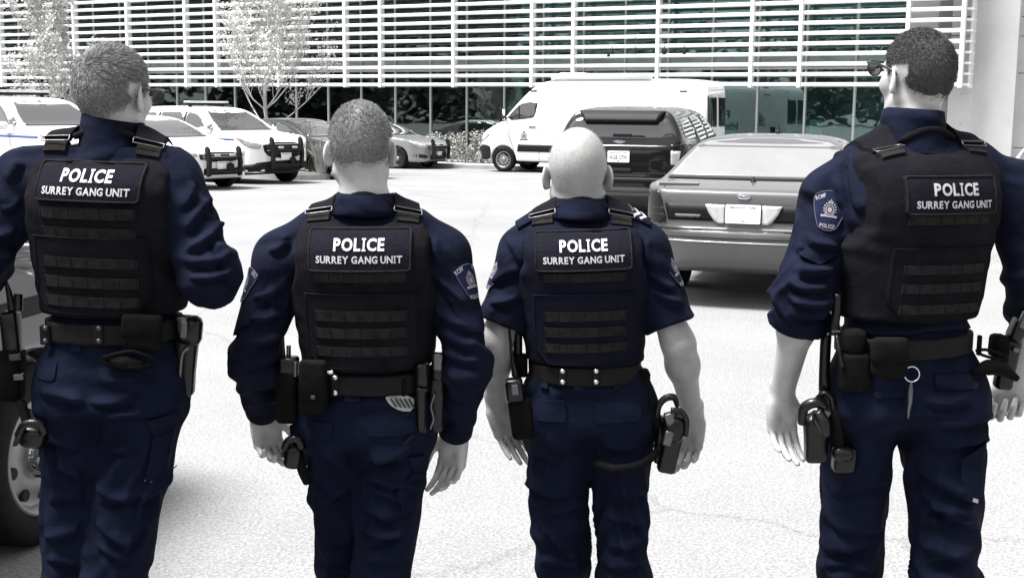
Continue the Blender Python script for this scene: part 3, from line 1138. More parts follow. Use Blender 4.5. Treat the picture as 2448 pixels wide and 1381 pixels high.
# ---- sport utility vehicle -------------------------------------------------
SUV_SIDE = [(2.30, .27), (2.46, .33), (2.50, .50), (2.49, .78), (2.44, .97), (2.22, 1.09), (1.75, 1.15), (1.22, 1.19), (0.85, 1.42), (0.42, 1.68), (0.10, 1.755), (-.8, 1.79), (-1.8, 1.765), (-2.26, 1.72), (-2.32, 1.64), (-2.38, 1.46), (-2.44, 1.28), (-2.475, 1.14), (-2.48, .86), (-2.50, .80), (-2.50, .46), (-2.40, .32), (-2.1, .27)]
SUV_PLAN = [(2.50, 0), (2.485, .45), (2.40, .74), (2.2, .90), (1.8, .97), (1.2, .985), (-1.7, .985), (-2.15, .955), (-2.38, .87), (-2.47, .70), (-2.50, .4), (-2.50, 0), (-2.5, -.6), (2.5, -.6)]
SUV_FRONT = [(-.8, .2), (.90, .22), (.965, .38), (.985, .60), (.985, .84), (.955, 1.06), (.925, 1.14), (.84, 1.40), (.73, 1.62), (.62, 1.735), (.44, 1.785), (0.2, 1.80), (-.8, 1.80)]
def make_suv(name, paintm, label, cat, h=0.03, police=True, group=None):
    c = Car(name, SUV_SIDE, SUV_PLAN, SUV_FRONT, (1.55, -1.31), 0.365, 1.70+.23, paintm, h, 0.05, label, cat, group)
    gl = M_cg
    # side glass: front door, rear door, quarter light
    for poly in ([(0.98, 1.17), (0.42, 1.56), (0.10, 1.625), (-.06, 1.635), (-.04, 1.165)],
                 [(-.14, 1.18), (-.16, 1.64), (-.98, 1.64), (-1.06, 1.61), (-1.0, 1.22)],
                 [(-1.12, 1.23), (-1.17, 1.62), (-1.75, 1.61), (-2.04, 1.56), (-2.16, 1.34), (-2.12, 1.30)]):
        c.both('side_window', smooth_poly(poly, 1), gl)
    c.both('pillar_trim', [(-.045, 1.15), (-.07, 1.645), (-.15, 1.65), (-.135, 1.15)], M_blk, 0.002)
    c.both('pillar_trim', [(-1.01, 1.16), (-1.07, 1.63), (-1.16, 1.62), (-1.11, 1.16)], M_blk, 0.002)
    c.pa('windscreen', [(-.78, 1.22), (.78, 1.22), (.72, 1.42), (.57, 1.66), (0, 1.70), (-.57, 1.66), (-.72, 1.42)], c.Fr, gl, 0.004)
    c.pa('rear_window', smooth_poly([(-.79, 1.335), (0, 1.33), (.79, 1.335), (.735, 1.48), (.62, 1.64), (0, 1.66), (-.62, 1.64), (-.735, 1.48)], 1), c.Re, gl, 0.005)
    # sills and lower cladding
    for fr in (c.L, c.R):
        c.pa('sill_cladding', [(-.90, .30), (-.92, .46), (1.1, .46), (1.08, .30)], fr, M_blk, 0.008, 0.02, 0.1)
    seam(c, [(1.05, .48), (1.08, .9), (1.0, 1.15)]); seam(c, [(-.09, .48), (-.09, 1.15)]); seam(c, [(-.82, .48), (-.98, .75), (-1.05, 1.16)])
    for fr in (c.L, c.R):
        for x in (0.12, -.85):
            c.pa('door_handle', round_rect(x-.1, x+.1, .985, 1.02, .015), fr, paintm, 0.03, 0.03, 0.06)
    mirror_pair(c, 0.88, 1.22, .93, paintm if not police else M_pw)
    # front: grille, lamps, bumper
    c.pa('grille', smooth_poly([(-.56, .70), (-.62, .98), (.62, .98), (.56, .70), (.3, .62), (-.3, .62)], 1), c.Fr, M_blk, 0.006)
    for k, z in enumerate((.72, .79, .86, .93)):
        c.pa('grille_bar', [(-.5, z-.014), (-.5, z+.014), (.5, z+.014), (.5, z-.014)], c.Fr, M_rim if k % 2 else M_rimd, 0.016, 0.02, 0.08)
    for sg in (1, -1):
        fr = c.L if sg > 0 else c.R
        c.pa('headlight', smooth_poly([(2.46, .80), (2.42, .98), (2.02, 1.075), (1.95, 1.05), (2.2, .88)], 1), fr, M_lens, 0.005, 0.02, 0.05)
        c.pa('turn_lamp', smooth_poly([(2.18, .99), (2.12, 1.055), (1.92, 1.085), (1.90, 1.06)], 1), fr, M_amb, 0.008, 0.02, 0.05)
        c.pa('headlight_front', smooth_poly([(sg*.66, .82), (sg*.64, .97), (sg*.86, 1.0), (sg*.87, .86)], 1), c.Fr, M_lens, 0.006, 0.02, 0.05)
        c.pa('fog_lamp', [(sg*.72 + .055*math.cos(a), .47 + .055*math.sin(a)) for a in np.linspace(0, 2*np.pi, 12)[:-1]], c.Fr, M_gap, 0.014)
    c.pa('bumper_cladding', smooth_poly([(-.92, .30), (-.92, .44), (-.6, .56), (.6, .56), (.92, .44), (.92, .30)], 1), c.Fr, M_blk, 0.007)
    for fr in (c.L, c.R):
        c.pa('corner_cladding', [(2.05, .29), (2.03, .46), (2.46, .50), (2.46, .33)], fr, M_blk, 0.007, 0.02, 0.08)
    seam(c, [(2.15, 1.085), (1.7, 1.14), (1.2, 1.16)])
    # rear: lamps, spoiler, bumper, handle strip
    for sg in (1, -1):
        fr = c.L if sg > 0 else c.R
        c.pa('tail_light', [(sg*.70, 1.26), (sg*.935, 1.26), (sg*.93, 1.14), (sg*.86, .98), (sg*.80, .94), (sg*.70, .93)], c.Re, M_red, 0.010, 0.03, 0.04)
        c.pa('tail_light_side', smooth_poly([(-2.46, 1.0), (-2.43, 1.26), (-2.10, 1.27), (-2.16, 1.18), (-2.3, .99)], 1), fr, M_red, 0.006, 0.02, 0.04)
        c.pa('reverse_lamp', [(sg*.715, 1.17), (sg*.84, 1.17), (sg*.82, 1.03), (sg*.79, .985), (sg*.72, .985)], c.Re, M_lens, 0.016, 0.02, 0.04)
    c.pa('roof_spoiler', [(-.50, 1.555), (-.60, 1.705), (.60, 1.705), (.50, 1.555)], c.Re, M_blk, 0.075, 0.10, 0.08)  # spoiler whose black trapezoid also stands in for the shade under it
    c.pa('tailgate_strip', round_rect(-.68, .68, 1.185, 1.245, .02), c.Re, paintm, 0.022, 0.03, 0.08)
    c.line('shut_line', [(-.70, .86), (-.71, 1.05), (-.70, 1.3), (-.64, 1.66)], c.Re, .012)
    c.line('shut_line', [(.70, .86), (.71, 1.05), (.70, 1.3), (.64, 1.66)], c.Re, .012)
    c.line('shut_line', [(-.70, .862), (.70, .862)], c.Re, .014)
    c.pa('rear_bumper_step', round_rect(-.90, .90, .725, .80, .02), c.Re, M_blk, 0.02, 0.03, 0.08)
    c.pa('rear_bumper_lower', smooth_poly([(-.9, .36), (-.93, .50), (-.75, .67), (.75, .67), (.93, .50), (.9, .36)], 1), c.Re, M_blk, 0.012, 0.02, 0.08)
    c.pa('rear_bumper_inset', round_rect(-.50, .50, .42, .59, .03), c.Re, M_gap, 0.016, 0.02, 0.08)
    ex = MB()
    for sg in (1, -1):
        ex.lathe([(.045, -.02), (.05, .06), (.04, .06), (.038, -.1)], (-2.49, sg*.66, .41), (-1, 0, 0), 14)
    ex.build('exhaust_tip', M_chr, c.root, True)
    wp = MB()
    wp.box((-2.455, -.04, 1.375), (.03, .26, .045), None, .01); wp.box((-2.45, -.2, 1.365), (.02, .30, .02))
    wp.build('rear_wiper', M_blk, c.root)
    c.wheels(None, 8)
    return c

g_patrol = 'white marked cars parked in the row'
suv1 = make_suv('police_suv', M_pw, 'white police utility vehicle with roof light bar and push bar beside kerb island', 'police car')
light_bar(suv1, -0.30, 1.822)
push_bar(suv1, 2.54, .36, 1.10, .86)
plate(suv1, suv1.Fr, 0.0, .66, '', 0.30, 0.155, 0.06)
for fr in (suv1.L, suv1.R):
    suv1.pa('blue_stripe', [(-2.2, 1.02), (-2.2, 1.075), (1.85, 1.055), (1.85, 1.01)], fr, M_blue, 0.003, .006, .1)
    suv1.pa('red_stripe', [(-2.2, 1.088), (-2.2, 1.105), (1.6, 1.083), (1.6, 1.070)], fr, M_org, 0.003, .006, .1)
spm = MB(); spm.lathe([(.001, .07), (.05, .065), (.075, .03), (.07, -.02), (.03, -.06)], (.98, -.93, 1.31), (1, 0, .1), 16)
spm.build('spotlight', M_chr, suv1.root, True)
HEAD_P = (0.785, -0.62)
put_on_axle(suv1, 618, 436, HEAD_P)
far = copy_tree(suv1.root)
far['label'] = 'white police utility vehicle with long roof light bar, behind the officer with tousled hair'
far.scale = (1.06, 1.06, 1.06)
gA = ground_at(178, 456); hA = np.array(HEAD_P)/np.linalg.norm(HEAD_P)
oA = gA[:2] - hA*1.55
far.location = (oA[0], oA[1], gz(oA[1]))

# ---- sedans ----------------------------------------------------------------
SED_SIDE = [(2.38, .22), (2.52, .30), (2.57, .46), (2.56, .70), (2.46, .84), (2.1, .93), (1.6, 1.00), (1.18, 1.05), (.75, 1.26), (.25, 1.47), (-.1, 1.53), (-.7, 1.535), (-1.2, 1.45), (-1.7, 1.25), (-1.98, 1.15), (-2.42, 1.10), (-2.54, 1.05), (-2.56, .80), (-2.57, .55), (-2.52, .34), (-2.3, .25)]
SED_PLAN = [(2.57, 0), (2.55, .4), (2.44, .70), (2.2, .87), (1.7, .94), (1.0, .965), (-1.4, .965), (-2.0, .93), (-2.38, .82), (-2.53, .60), (-2.57, .3), (-2.57, 0), (-2.5, -.6), (2.5, -.6)]
SED_FRONT = [(-.8, .2), (.86, .20), (.94, .34), (.965, .55), (.965, .78), (.935, .96), (.90, 1.04), (.78, 1.30), (.66, 1.46), (.50, 1.52), (.2, 1.545), (-.8, 1.545)]
def make_sedan(name, paintm, label, cat, h=0.035, group=None, hood=None):
    c = Car(name, SED_SIDE, SED_PLAN, SED_FRONT, (1.58, -1.29), 0.345, 1.66+.22, paintm, h, 0.05, label, cat, group)
    for poly in ([(0.82, 1.07), (0.28, 1.35), (0.0, 1.425), (-.12, 1.43), (-.10, 1.065)], [(-.20, 1.065), (-.22, 1.43), (-.75, 1.42), (-1.1, 1.33), (-1.22, 1.1)]):
        c.both('side_window', smooth_poly(poly, 1), M_cg)
    c.both('pillar_trim', [(-.105, 1.05), (-.125, 1.44), (-.215, 1.44), (-.195, 1.05)], M_blk, 0.002)
    c.pa('windscreen', [(-.76, 1.07), (.76, 1.07), (.70, 1.25), (.60, 1.43), (0, 1.47), (-.60, 1.43), (-.70, 1.25)], c.Fr, M_cg, 0.004)
    c.pa('rear_window', [(-.68, 1.18), (.68, 1.18), (.62, 1.38), (.54, 1.46), (0, 1.485), (-.54, 1.46), (-.62, 1.38)], c.Re, M_cg, 0.004)
    seam(c, [(.98, .35), (.98, .9), (.85, 1.05)]); seam(c, [(-.15, .35), (-.15, 1.05)]); seam(c, [(-.85, .40), (-1.0, .7), (-1.2, 1.08)])
    seam(c, [(2.2, .90), (1.7, .975), (1.15, 1.04)])
    for fr in (c.L, c.R):
        for x in (0.08, -.85):
            c.pa('door_handle', round_rect(x-.1, x+.1, .89, .925, .015), fr, paintm, 0.03, 0.03, 0.06)
        c.pa('headlight', smooth_poly([(2.50, .68), (2.46, .80), (2.1, .905), (1.98, .90), (2.2, .76)], 1), fr, M_lens, 0.005, 0.02, 0.05)
        c.pa('sill_strip', [(-.9, .26), (-.9, .33), (1.15, .33), (1.15, .26)], fr, M_blk, 0.004, 0.02, 0.1)
    c.pa('grille', smooth_poly([(-.5, .60), (-.56, .80), (.56, .80), (.5, .60)], 1), c.Fr, M_blk, 0.006)
    for z in (.65, .70, .75):
        c.pa('grille_bar', [(-.46, z-.01), (-.46, z+.01), (.46, z+.01), (.46, z-.01)], c.Fr, M_rim, 0.014, 0.02, 0.08)
    for sg in (1, -1):
        c.pa('headlight_front', smooth_poly([(sg*.60, .68), (sg*.58, .80), (sg*.80, .84), (sg*.83, .72)], 1), c.Fr, M_lens, 0.006, 0.02, 0.05)
        c.pa('bumper_scoop', smooth_poly([(sg*.55, .36), (sg*.58, .48), (sg*.86, .52), (sg*.86, .40)], 1), c.Fr, M_gap, 0.004, 0.02, 0.06)
        c.pa('tail_light', smooth_poly([(sg*.5, .86), (sg*.5, 1.0), (sg*.86, 1.0), (sg*.88, .84)], 1), c.Re, M_red, 0.008, 0.02, 0.06)
    c.pa('lower_grille', round_rect(-.45, .45, .33, .47, .04), c.Fr, M_blk, 0.005)
    mirror_pair(c, 0.72, 1.12, .90, paintm)
    c.wheels(M_rimd, 8)
    return c
sed1 = make_sedan('police_sedan', M_pw, 'white police sedan with black push bar parked beside the white utility vehicle', 'police car')
push_bar(sed1, 2.60, .30, .92, .80)
plate(sed1, sed1.Fr, 0.0, .53, '', 0.30, 0.155, 0.05)
for fr in (sed1.L, sed1.R):
    sed1.pa('blue_stripe', [(-2.2, .90), (-2.2, .95), (1.85, .88), (1.85, .84)], fr, M_blue, 0.003, .006, .1)
put_on_axle(sed1, 462, 449, HEAD_P)
dark = make_sedan('dark_sedan', M_pd, 'charcoal sedan parked beyond the kerb island with grass clump', 'car')
put_on_axle(dark, 822, 426, HEAD_P)
sil = make_sedan('silver_sedan', M_ps, 'silver sedan with black push bar parked along the kerb by the shrubs', 'car')
push_bar(sil, 2.60, .32, .98, .84)
plate(sil, sil.Fr, 0.0, .50, '', 0.30, 0.155, 0.06)
put_on_axle(sil, 990, 402, (0.86, -0.51))
wsd = copy_tree(sed1.root)
for ch in list(wsd.children):
    if ch.name.startswith(('push_bar', 'blue_stripe')):
        for gch in list(ch.children):
            bpy.data.objects.remove(gch)
        bpy.data.objects.remove(ch)
wsd['label'] = 'white sedan facing the grey sedan row beside the tall officer'; wsd['category'] = 'car'; wsd.name = 'white_sedan'
wsd.location = (6.95, 14.84, gz(14.84)); wsd.rotation_euler = (0, 0, math.atan2(-.949, -.315))

# ---- grey sedan seen from behind -------------------------------------------
CV_SIDE = [(2.45, .25), (2.62, .32), (2.69, .48), (2.66, .66), (2.50, .78), (1.9, .90), (1.25, .98), (.8, 1.18), (.35, 1.36), (0.0, 1.42), (-.55, 1.435), (-.95, 1.39), (-1.35, 1.20), (-1.68, 1.055), (-2.2, 1.03), (-2.53, 1.005), (-2.60, .96), (-2.615, .72), (-2.63, .665), (-2.70, .655), (-2.715, .50), (-2.68, .34), (-2.45, .27)]
CV_PLAN = [(2.69, 0), (2.64, .5), (2.5, .78), (2.1, .92), (1.2, .975), (-1.5, .975), (-2.1, .95), (-2.42, .88), (-2.58, .76), (-2.66, .58), (-2.70, .3), (-2.715, 0), (-2.6, -.6), (2.6, -.6)]
CV_FRONT = [(-.8, .2), (.88, .22), (.955, .38), (.98, .58), (.975, .76), (.95, .92), (.92, 1.0), (.845, 1.14), (.76, 1.27), (.68, 1.355), (.54, 1.41), (.3, 1.45), (0, 1.465), (-.8, 1.465)]
cv = Car('grey_sedan', CV_SIDE, CV_PLAN, CV_FRONT, (1.64, -1.27), 0.345, 1.66+.23, M_pg, 0.022, 0.035, 'grey sedan with white number plate and large pale rear window beside the black utility vehicle', 'car')
cv.pa('rear_window', [(-.84, 1.062), (.84, 1.062), (.76, 1.20), (.67, 1.33), (.58, 1.362), (.3, 1.388), (0, 1.396), (-.3, 1.388), (-.58, 1.362), (-.67, 1.33), (-.76, 1.20)], cv.Re, M_cgl, 0.004, 0.01, 0.05)
cv.pa('window_seal', strip_poly(resample_open([(-.82, 1.058), (0, 1.056), (.82, 1.058)], .06), .014), cv.Re, M_gap, 0.006, 0.01, .05)
for poly in ([(0.95, 1.0), (0.40, 1.27), (0.10, 1.335), (-.15, 1.34), (-.12, 1.0)], [(-.22, 1.0), (-.25, 1.34), (-.75, 1.32), (-1.05, 1.2), (-1.2, 1.02)]):
    cv.both('side_window', smooth_poly(poly, 1), M_cg)
cv.pa('windscreen', [(-.76, 1.0), (.76, 1.0), (.62, 1.34), (0, 1.37), (-.62, 1.34)], cv.Fr, M_cg, 0.004)
M_appl = mat('dark_trunk_band', (0.007, 0.007, 0.008), 0.5, 0.0, var=0.05, coat=0.0, spec=0.12)
cv.pa('trunk_band', [(-.66, .735), (-.70, .875), (.70, .875), (.66, .735)], cv.Re, M_appl, 0.004, 0.01, 0.05)
for sg in (1, -1):
    fr = cv.L if sg > 0 else cv.R
    cv.pa('tail_light', smooth_poly([(sg*.665, .70), (sg*.72, .86), (sg*.76, .985), (sg*.86, .965), (sg*.93, .86), (sg*.94, .70)], 1), cv.Re, M_red, 0.012, 0.03, 0.03)
    tl = cv.pa('tail_light_side', smooth_poly([(-2.60, .72), (-2.585, .95), (-2.42, .985), (-2.30, .83), (-2.28, .72)], 1), fr, M_red, 0.008, 0.02, 0.04)
    for z in (.775, .83):
        cv.pa('lens_rib', [(sg*.70, z-.003), (sg*.71, z+.003), (sg*.93, z+.003), (sg*.93, z-.003)], cv.Re, M_rimd, 0.015, 0.006, 0.05)
    cv.pa('reverse_lamp', [(sg*.163, .715), (sg*.163, .872), (sg*.335, .872), (sg*.30, .80), (sg*.25, .735), (sg*.215, .715)], cv.Re, M_lens, 0.014, 0.02, 0.03)
plate(cv, cv.Re, 0, .80, '', 0.305, 0.155, 0.03)
oval_badge(cv, cv.Re, 0, .945, .12, .048)
cv.line('shut_line', [(-.69, .70), (-.735, .87), (-.78, .985)], cv.Re, .009); cv.line('shut_line', [(.69, .70), (.735, .87), (.78, .985)], cv.Re, .009)
cv.line('shut_line', [(-.95, .665), (0, .662), (.95, .665)], cv.Re, .018)
cv.line('bumper_groove', [(-.95, .60), (0, .598), (.95, .60)], cv.Re, .010)
cv.line('bumper_groove', [(-.95, .565), (0, .563), (.95, .565)], cv.Re, .012, M_ps)
cv.line('shut_line', [(-2.52, -.72), (-2.2, -.76), (-1.72, -.74)], cv.T, .009); cv.line('shut_line', [(-2.52, .72), (-2.2, .76), (-1.72, .74)], cv.T, .009)
v, f = text_geo('POLICE INTERCEPTOR', .020, .0004)
cv.pa('trim_badge', round_rect(.37, .60, .757, .785, .004), cv.Re, M_rimd, 0.010, 0.01, .05)
drape('badge_script', v*np.array([-1, 1]) + np.array([.485, .771]), f, cv.Re, M_rim, cv.root, (0, 0, 0), 0.013, 5.9)
ab = MB(); ab.lathe([(.001, .0), (.03, 0), (.028, .02), (.012, .03), (.010, .05), (.001, .06)], (-2.02, 0.0, 1.025), (0, 0, 1), 12); ab.build('trunk_aerial', M_blk, cv.root, True)
ab = MB(); ab.lathe([(.001, .0), (.03, 0), (.028, .02), (.012, .03), (.005, .06), (.004, .10), (.001, .10)], (-.25, 0.0, 1.425), (0, 0, 1), 12); ab.build('roof_aerial', M_blk, cv.root, True)
fl = MB(); fl.box((-2.36, .62, 1.028), (.07, .36, .018), rotz(.12), .004); fl.build('hinged_fin', M_rim, cv.root)
M_seat = mat('grey_seat_cloth', (0.2, 0.2, 0.2), .9)
cv.wheels(M_rimd, 8)
hd = np.array([0.315, 0.949])
rc = P(1773, 523, 10.85)
o2 = rc[:2] + hd*2.70
cv.place((o2[0], o2[1], gz(o2[1])), hd); cv.root.scale = (1, 1, 1.05)
cv.pa('small_emblem', smooth_poly([(-.50, .742), (-.56, .742), (-.57, .765), (-.52, .775), (-.48, .762)], 1), cv.Re, M_chr, 0.010, .01, .03)

# ---- black utility vehicle seen from behind --------------------------------
bk = make_suv('black_suv', M_pk, 'glossy black utility vehicle with roof aerials and white number plate, seen from behind', 'car', 0.022, False)
plate(bk, bk.Re, 0.0, 1.085, 'AG8 37W', 0.305, 0.155, 0.03)
oval_badge(bk, bk.Re, 0.0, 1.29, .17, .07)
bk.pa('tow_cover', round_rect(-.18, .16, .875, .93, .01), bk.Re, M_gap, 0.012, .01, .05)
for (x, y, hh) in ((-1.75, .28, .12), (-1.75, -.05, .27), (-1.5, -.42, .22), (-1.6, -.72, .22), (-1.0, .5, .08)):
    a = MB(); z = float(bk.T.pts([(x, y)], 0)[0][2])
    a.lathe([(.001, 0), (.028, 0), (.022, .025), (.006, .05), (.003, hh), (.001, hh)], (x, y, z-.005), (-.06, 0, 1), 10)
    a.build('roof_aerial', M_blk, bk.root, True)
hd = np.array([0.29, 0.957])
rc = P(1479, 375, 17.3)
o2 = rc[:2] + hd*2.48
bk.place((o2[0], o2[1], gz(o2[1])), hd)

# ---- white van --------------------------------------------------------------
VAN_SIDE = [(3.35, .30), (3.58, .36), (3.67, .52), (3.67, .80), (3.60, 1.02), (3.35, 1.20), (2.95, 1.40), (2.72, 1.50), (2.35, 1.92), (1.95, 2.33), (1.62, 2.60), (1.25, 2.72), (.4, 2.78), (-2.6, 2.78), (-3.35, 2.73), (-3.56, 2.62), (-3.62, 2.3), (-3.67, 1.4), (-3.67, .55), (-3.62, .36), (-3.4, .32)]
VAN_PLAN = [(3.67, 0), (3.65, .4), (3.55, .70), (3.3, .88), (2.9, .965), (2.3, .99), (-3.0, .99), (-3.45, .97), (-3.62, .88), (-3.67, .6), (-3.67, 0), (-3.6, -.6), (3.6, -.6)]
VAN_FRONT = [(-.8, .25), (.92, .28), (.98, .45), (.99, .9), (.985, 1.3), (.95, 1.7), (.90, 2.2), (.845, 2.52), (.76, 2.70), (.55, 2.77), (.2, 2.79), (-.8, 2.79)]
van = Car('police_van', VAN_SIDE, VAN_PLAN, VAN_FRONT, (2.67, -1.66), 0.37, 1.72+.22, M_pw, 0.035, 0.06, 'tall white van with grey crest on its door and dark lower trim', 'van', None, .3)
win = smooth_poly([(2.62, 1.52), (2.25, 1.94), (2.02, 2.06), (1.60, 2.10), (1.56, 2.06), (1.64, 1.66), (1.76, 1.60)], 1)
van.both('cab_window', win, M_cg)
van.both('window_pillar', [(2.16, 1.60), (2.19, 1.97), (2.15, 1.99), (2.12, 1.60)], M_blk, 0.006)
van.both('mirror_triangle', [(2.95, 1.44), (2.60, 1.53), (2.50, 1.66)], M_blk, 0.004, .01, .05)
van.pa('windscreen', smooth_poly([(-.86, 1.56), (.86, 1.56), (.80, 2.05), (.68, 2.42), (-.68, 2.42), (-.80, 2.05)], 1), van.Fr, M_cg, 0.004)
for sg in (1, -1):
    van.pa('rear_door_window', round_rect(min(sg*.08, sg*.86), max(sg*.08, sg*.86), 1.42, 2.30, .05), van.Re, M_cg, 0.005)
    van.pa('tail_light', [(sg*.90, .9), (sg*.90, 1.35), (sg*.975, 1.35), (sg*.98, .9)], van.Re, M_red, 0.006, .02, .05)
for fr in (van.L, van.R):
    van.pa('side_trim', [(-3.3, .62), (-3.3, .83), (-2.15, .83), (-2.1, .62)], fr, M_blk, 0.014, .02, .1)
    van.pa('side_trim', [(-1.18, .62), (-1.18, .83), (2.17, .83), (2.2, .62)], fr, M_blk, 0.014, .02, .1)
    van.pa('bumper_side', smooth_poly([(3.12, .34), (3.10, .60), (3.15, .80), (3.64, .80), (3.64, .45), (3.5, .35)], 1), fr, M_blk, 0.012, .02, .06)
    seam_pts = [(1.48, .40), (1.48, 2.2), (1.62, 2.3)]
    van.line('shut_line', seam_pts, fr, .014); van.line('shut_line', [(2.30, .62), (2.45, 1.0), (2.72, 1.45)], fr, .012)
    van.line('shut_line', [(.2, .40), (.2, 2.35)], fr, .012)
    van.pa('door_handle', round_rect(1.60, 1.83, 1.335, 1.365, .01), fr, M_blk, 0.02, .03, .06)
    van.pa('side_marker', round_rect(1.62, 1.84, 2.385, 2.435, .02), fr, M_rimd, 0.012, .02, .05)
    van.pa('side_marker', round_rect(-3.0, -2.78, 2.385, 2.435, .02), fr, M_rimd, 0.012, .02, .05)
    van.pa('headlight', smooth_poly([(3.58, .88), (3.52, 1.09), (3.20, 1.18), (3.12, 1.12), (3.4, .90)], 1), fr, M_lens, 0.006, .02, .05)
    van.line('hood_line', [(3.3, 1.19), (2.9, 1.30), (2.62, 1.42)], fr, .010)
van.pa('bumper', smooth_poly([(-.95, .36), (-.95, .80), (.95, .80), (.95, .36)], 1), van.Fr, M_blk, 0.012, .02, .08)
van.pa('grille', smooth_poly([(-.55, .86), (-.6, 1.08), (.6, 1.08), (.55, .86)], 1), van.Fr, M_blk, 0.012, .02, .08)
for sg in (1, -1):
    b = MB(); b.box((2.62, sg*1.17, 1.70), (.09, .20, .42), None, .03)
    mo = b.build('wing_mirror', M_blk, van.root)
    b = MB(); b.box((2.57, sg*1.17, 1.70), (.012, .16, .34), None, .004); b.build('mirror_glass', M_chr, mo)
    b = MB(); b.tube([(2.60, sg*.95, 1.62), (2.62, sg*1.10, 1.66)], .03, 8); b.build('mirror_arm', M_blk, mo)
aw = MB(); aw.tube([(1.2, .72, 2.80), (-1.9, .72, 2.82)], .075, 10); aw.box((-.35, .62, 2.80), (3.0, .12, .06)); aw.build('roof_awning', M_pw, van.root, True)
ac = MB(); ac.box((.8, -.1, 2.86), (.8, .7, .18), None, .05); ac.build('roof_vent', M_pw, van.root)
for fr in (van.L, van.R):
    van.pa('hook_panel', round_rect(-.42, -.12, 1.98, 2.0, .008), fr, M_rim, .01, .02, .06)

def crest_geo(s):
    """a crowned oval badge: crown, wreath of leaves, oval ring with head, ribbon scrolls"""
    parts = [ring2d(0, 0, .30, .36, .06, 24), ring2d(0, .0, .16, .20, .05, 16)]
    parts.append(fan2d([(-.09, -.12), (.09, -.12), (.11, .06), (.04, .15), (-.06, .14), (-.11, .04)]))
    for sg in (-1, 1):
        for k in range(6):
            a = math.radians(-50 + 24*k)
            cx, cy = sg*.40*math.cos(a), .06 + .44*math.sin(a)
            d = np.array([sg*math.cos(a+.5), math.sin(a+.5)]); n2 = np.array([-d[1], d[0]])
            p = np.array([cx, cy])
            parts.append(fan2d([p - d*.10, p + n2*.055, p + d*.13, p - n2*.055]))
        parts.append(fan2d([(sg*.10, -.46), (sg*.50, -.56), (sg*.56, -.46), (sg*.52, -.40), (sg*.14, -.36)]))
        parts.append(ring2d(sg*.50, -.46, .09, .09, .04, 10))
    parts.append(fan2d([(-.3, -.42), (.3, -.42), (.26, -.52), (-.26, -.52)]))
    parts.append(fan2d([(-.15, .44), (.15, .44), (.15, .50), (-.15, .50)]))
    for x in (-.11, 0, .11):
        parts.append(ring2d(x, .57, .07, .07, .035, 8))
    parts += [fan2d([(-.02, .62), (.02, .62), (.02, .76), (-.02, .76)]), fan2d([(-.06, .68), (.06, .68), (.06, .71), (-.06, .71)])]
    V, Fc = geo_join(parts)
    return V*s, Fc
for fr, sx in ((van.L, -1), (van.R, 1)):
    v, f = crest_geo(.23)
    drape('door_crest', v*np.array([sx, 1]) + np.array([1.98, 1.08]), f, fr, M_crest, van.root, (0, 0, 0), .006, 5.9)
v, f = geo_join([(text_geo('Forensic', .36, .006)[0] + np.array([0, .2]), text_geo('Forensic', .36, .006)[1]), (text_geo('Identification', .36, .006)[0] + np.array([0, -.2]), text_geo('Identification', .36, .006)[1])])
drape('side_lettering', v + np.array([-1.0, 1.55]), f, van.R, M_crest, van.root, (0, 0, 0), .006, 5.9)
v, f = crest_geo(.34); drape('side_crest', v + np.array([-2.7, 1.55]), f, van.R, M_crest, van.root, (0, 0, 0), .006, 5.9)
van.wheels(M_rim, 12)
hv = np.array([-0.90, 0.435]); hv /= np.linalg.norm(hv)
gl_ = ground_at(1206, 411)
left = np.array([-hv[1], hv[0]])
o2 = gl_[:2] - left*.86 - hv*2.67
van.place((o2[0], o2[1], gz(o2[1])), hv)

# ---- truck beside the camera -------------------------------------------------
TR_SIDE = [(2.75, .40), (2.92, .48), (2.98, .65), (2.96, 1.00), (2.85, 1.18), (2.3, 1.27), (1.65, 1.32), (1.2, 1.62), (.75, 1.92), (.4, 1.98), (-1.0, 1.98), (-1.2, 1.9), (-1.3, 1.35), (-2.95, 1.32), (-3.0, .75), (-2.9, .48), (-2.6, .42)]
TR_PLAN = [(2.98, 0), (2.95, .6), (2.8, .88), (2.4, .98), (-2.85, 1.0), (-3.0, .9), (-3.0, 0), (-2.9, -.6), (2.9, -.6)]
TR_FRONT = [(-.8, .35), (.92, .38), (.99, .55), (1.0, .95), (.985, 1.2), (.94, 1.34), (.80, 1.80), (.70, 1.94), (.4, 1.99), (-.8, 2.0)]
tr = Car('pickup_truck', TR_SIDE, TR_PLAN, TR_FRONT, (2.06, -1.75), 0.365, 1.98, M_pt, 0.03, 0.05, 'slate coloured pickup truck with holed steel wheel behind the officer with tousled hair', 'truck', None, .38)
for poly in ([(1.35, 1.36), (.85, 1.78), (.6, 1.85), (.15, 1.86), (.15, 1.36)], [(.05, 1.36), (.05, 1.86), (-.95, 1.85), (-1.05, 1.36)]):
    tr.both('side_window', smooth_poly(poly, 1), M_cg)
tr.pa('windscreen', [(-.78, 1.38), (.78, 1.38), (.66, 1.86), (-.66, 1.86)], tr.Fr, M_cg, .004)
tr.both('rub_strip', [(1.62, .93), (1.62, 1.00), (2.55, 1.00), (2.55, .93)], M_blk, .012)
tr.both('rub_strip', [(-1.3, .93), (-1.3, 1.00), (1.52, 1.00), (1.52, .93)], M_blk, .012)
seam(tr, [(1.57, .5), (1.6, 1.3)]); seam(tr, [(.1, .5), (.1, 1.34)]); seam(tr, [(-1.1, .5), (-1.15, 1.34)])
tr.pa('grille', round_rect(-.62, .62, .72, 1.08, .05), tr.Fr, M_blk, .01)
tr.pa('bumper', round_rect(-.9, .9, .45, .66, .05), tr.Fr, M_chr, .04, .05, .1)
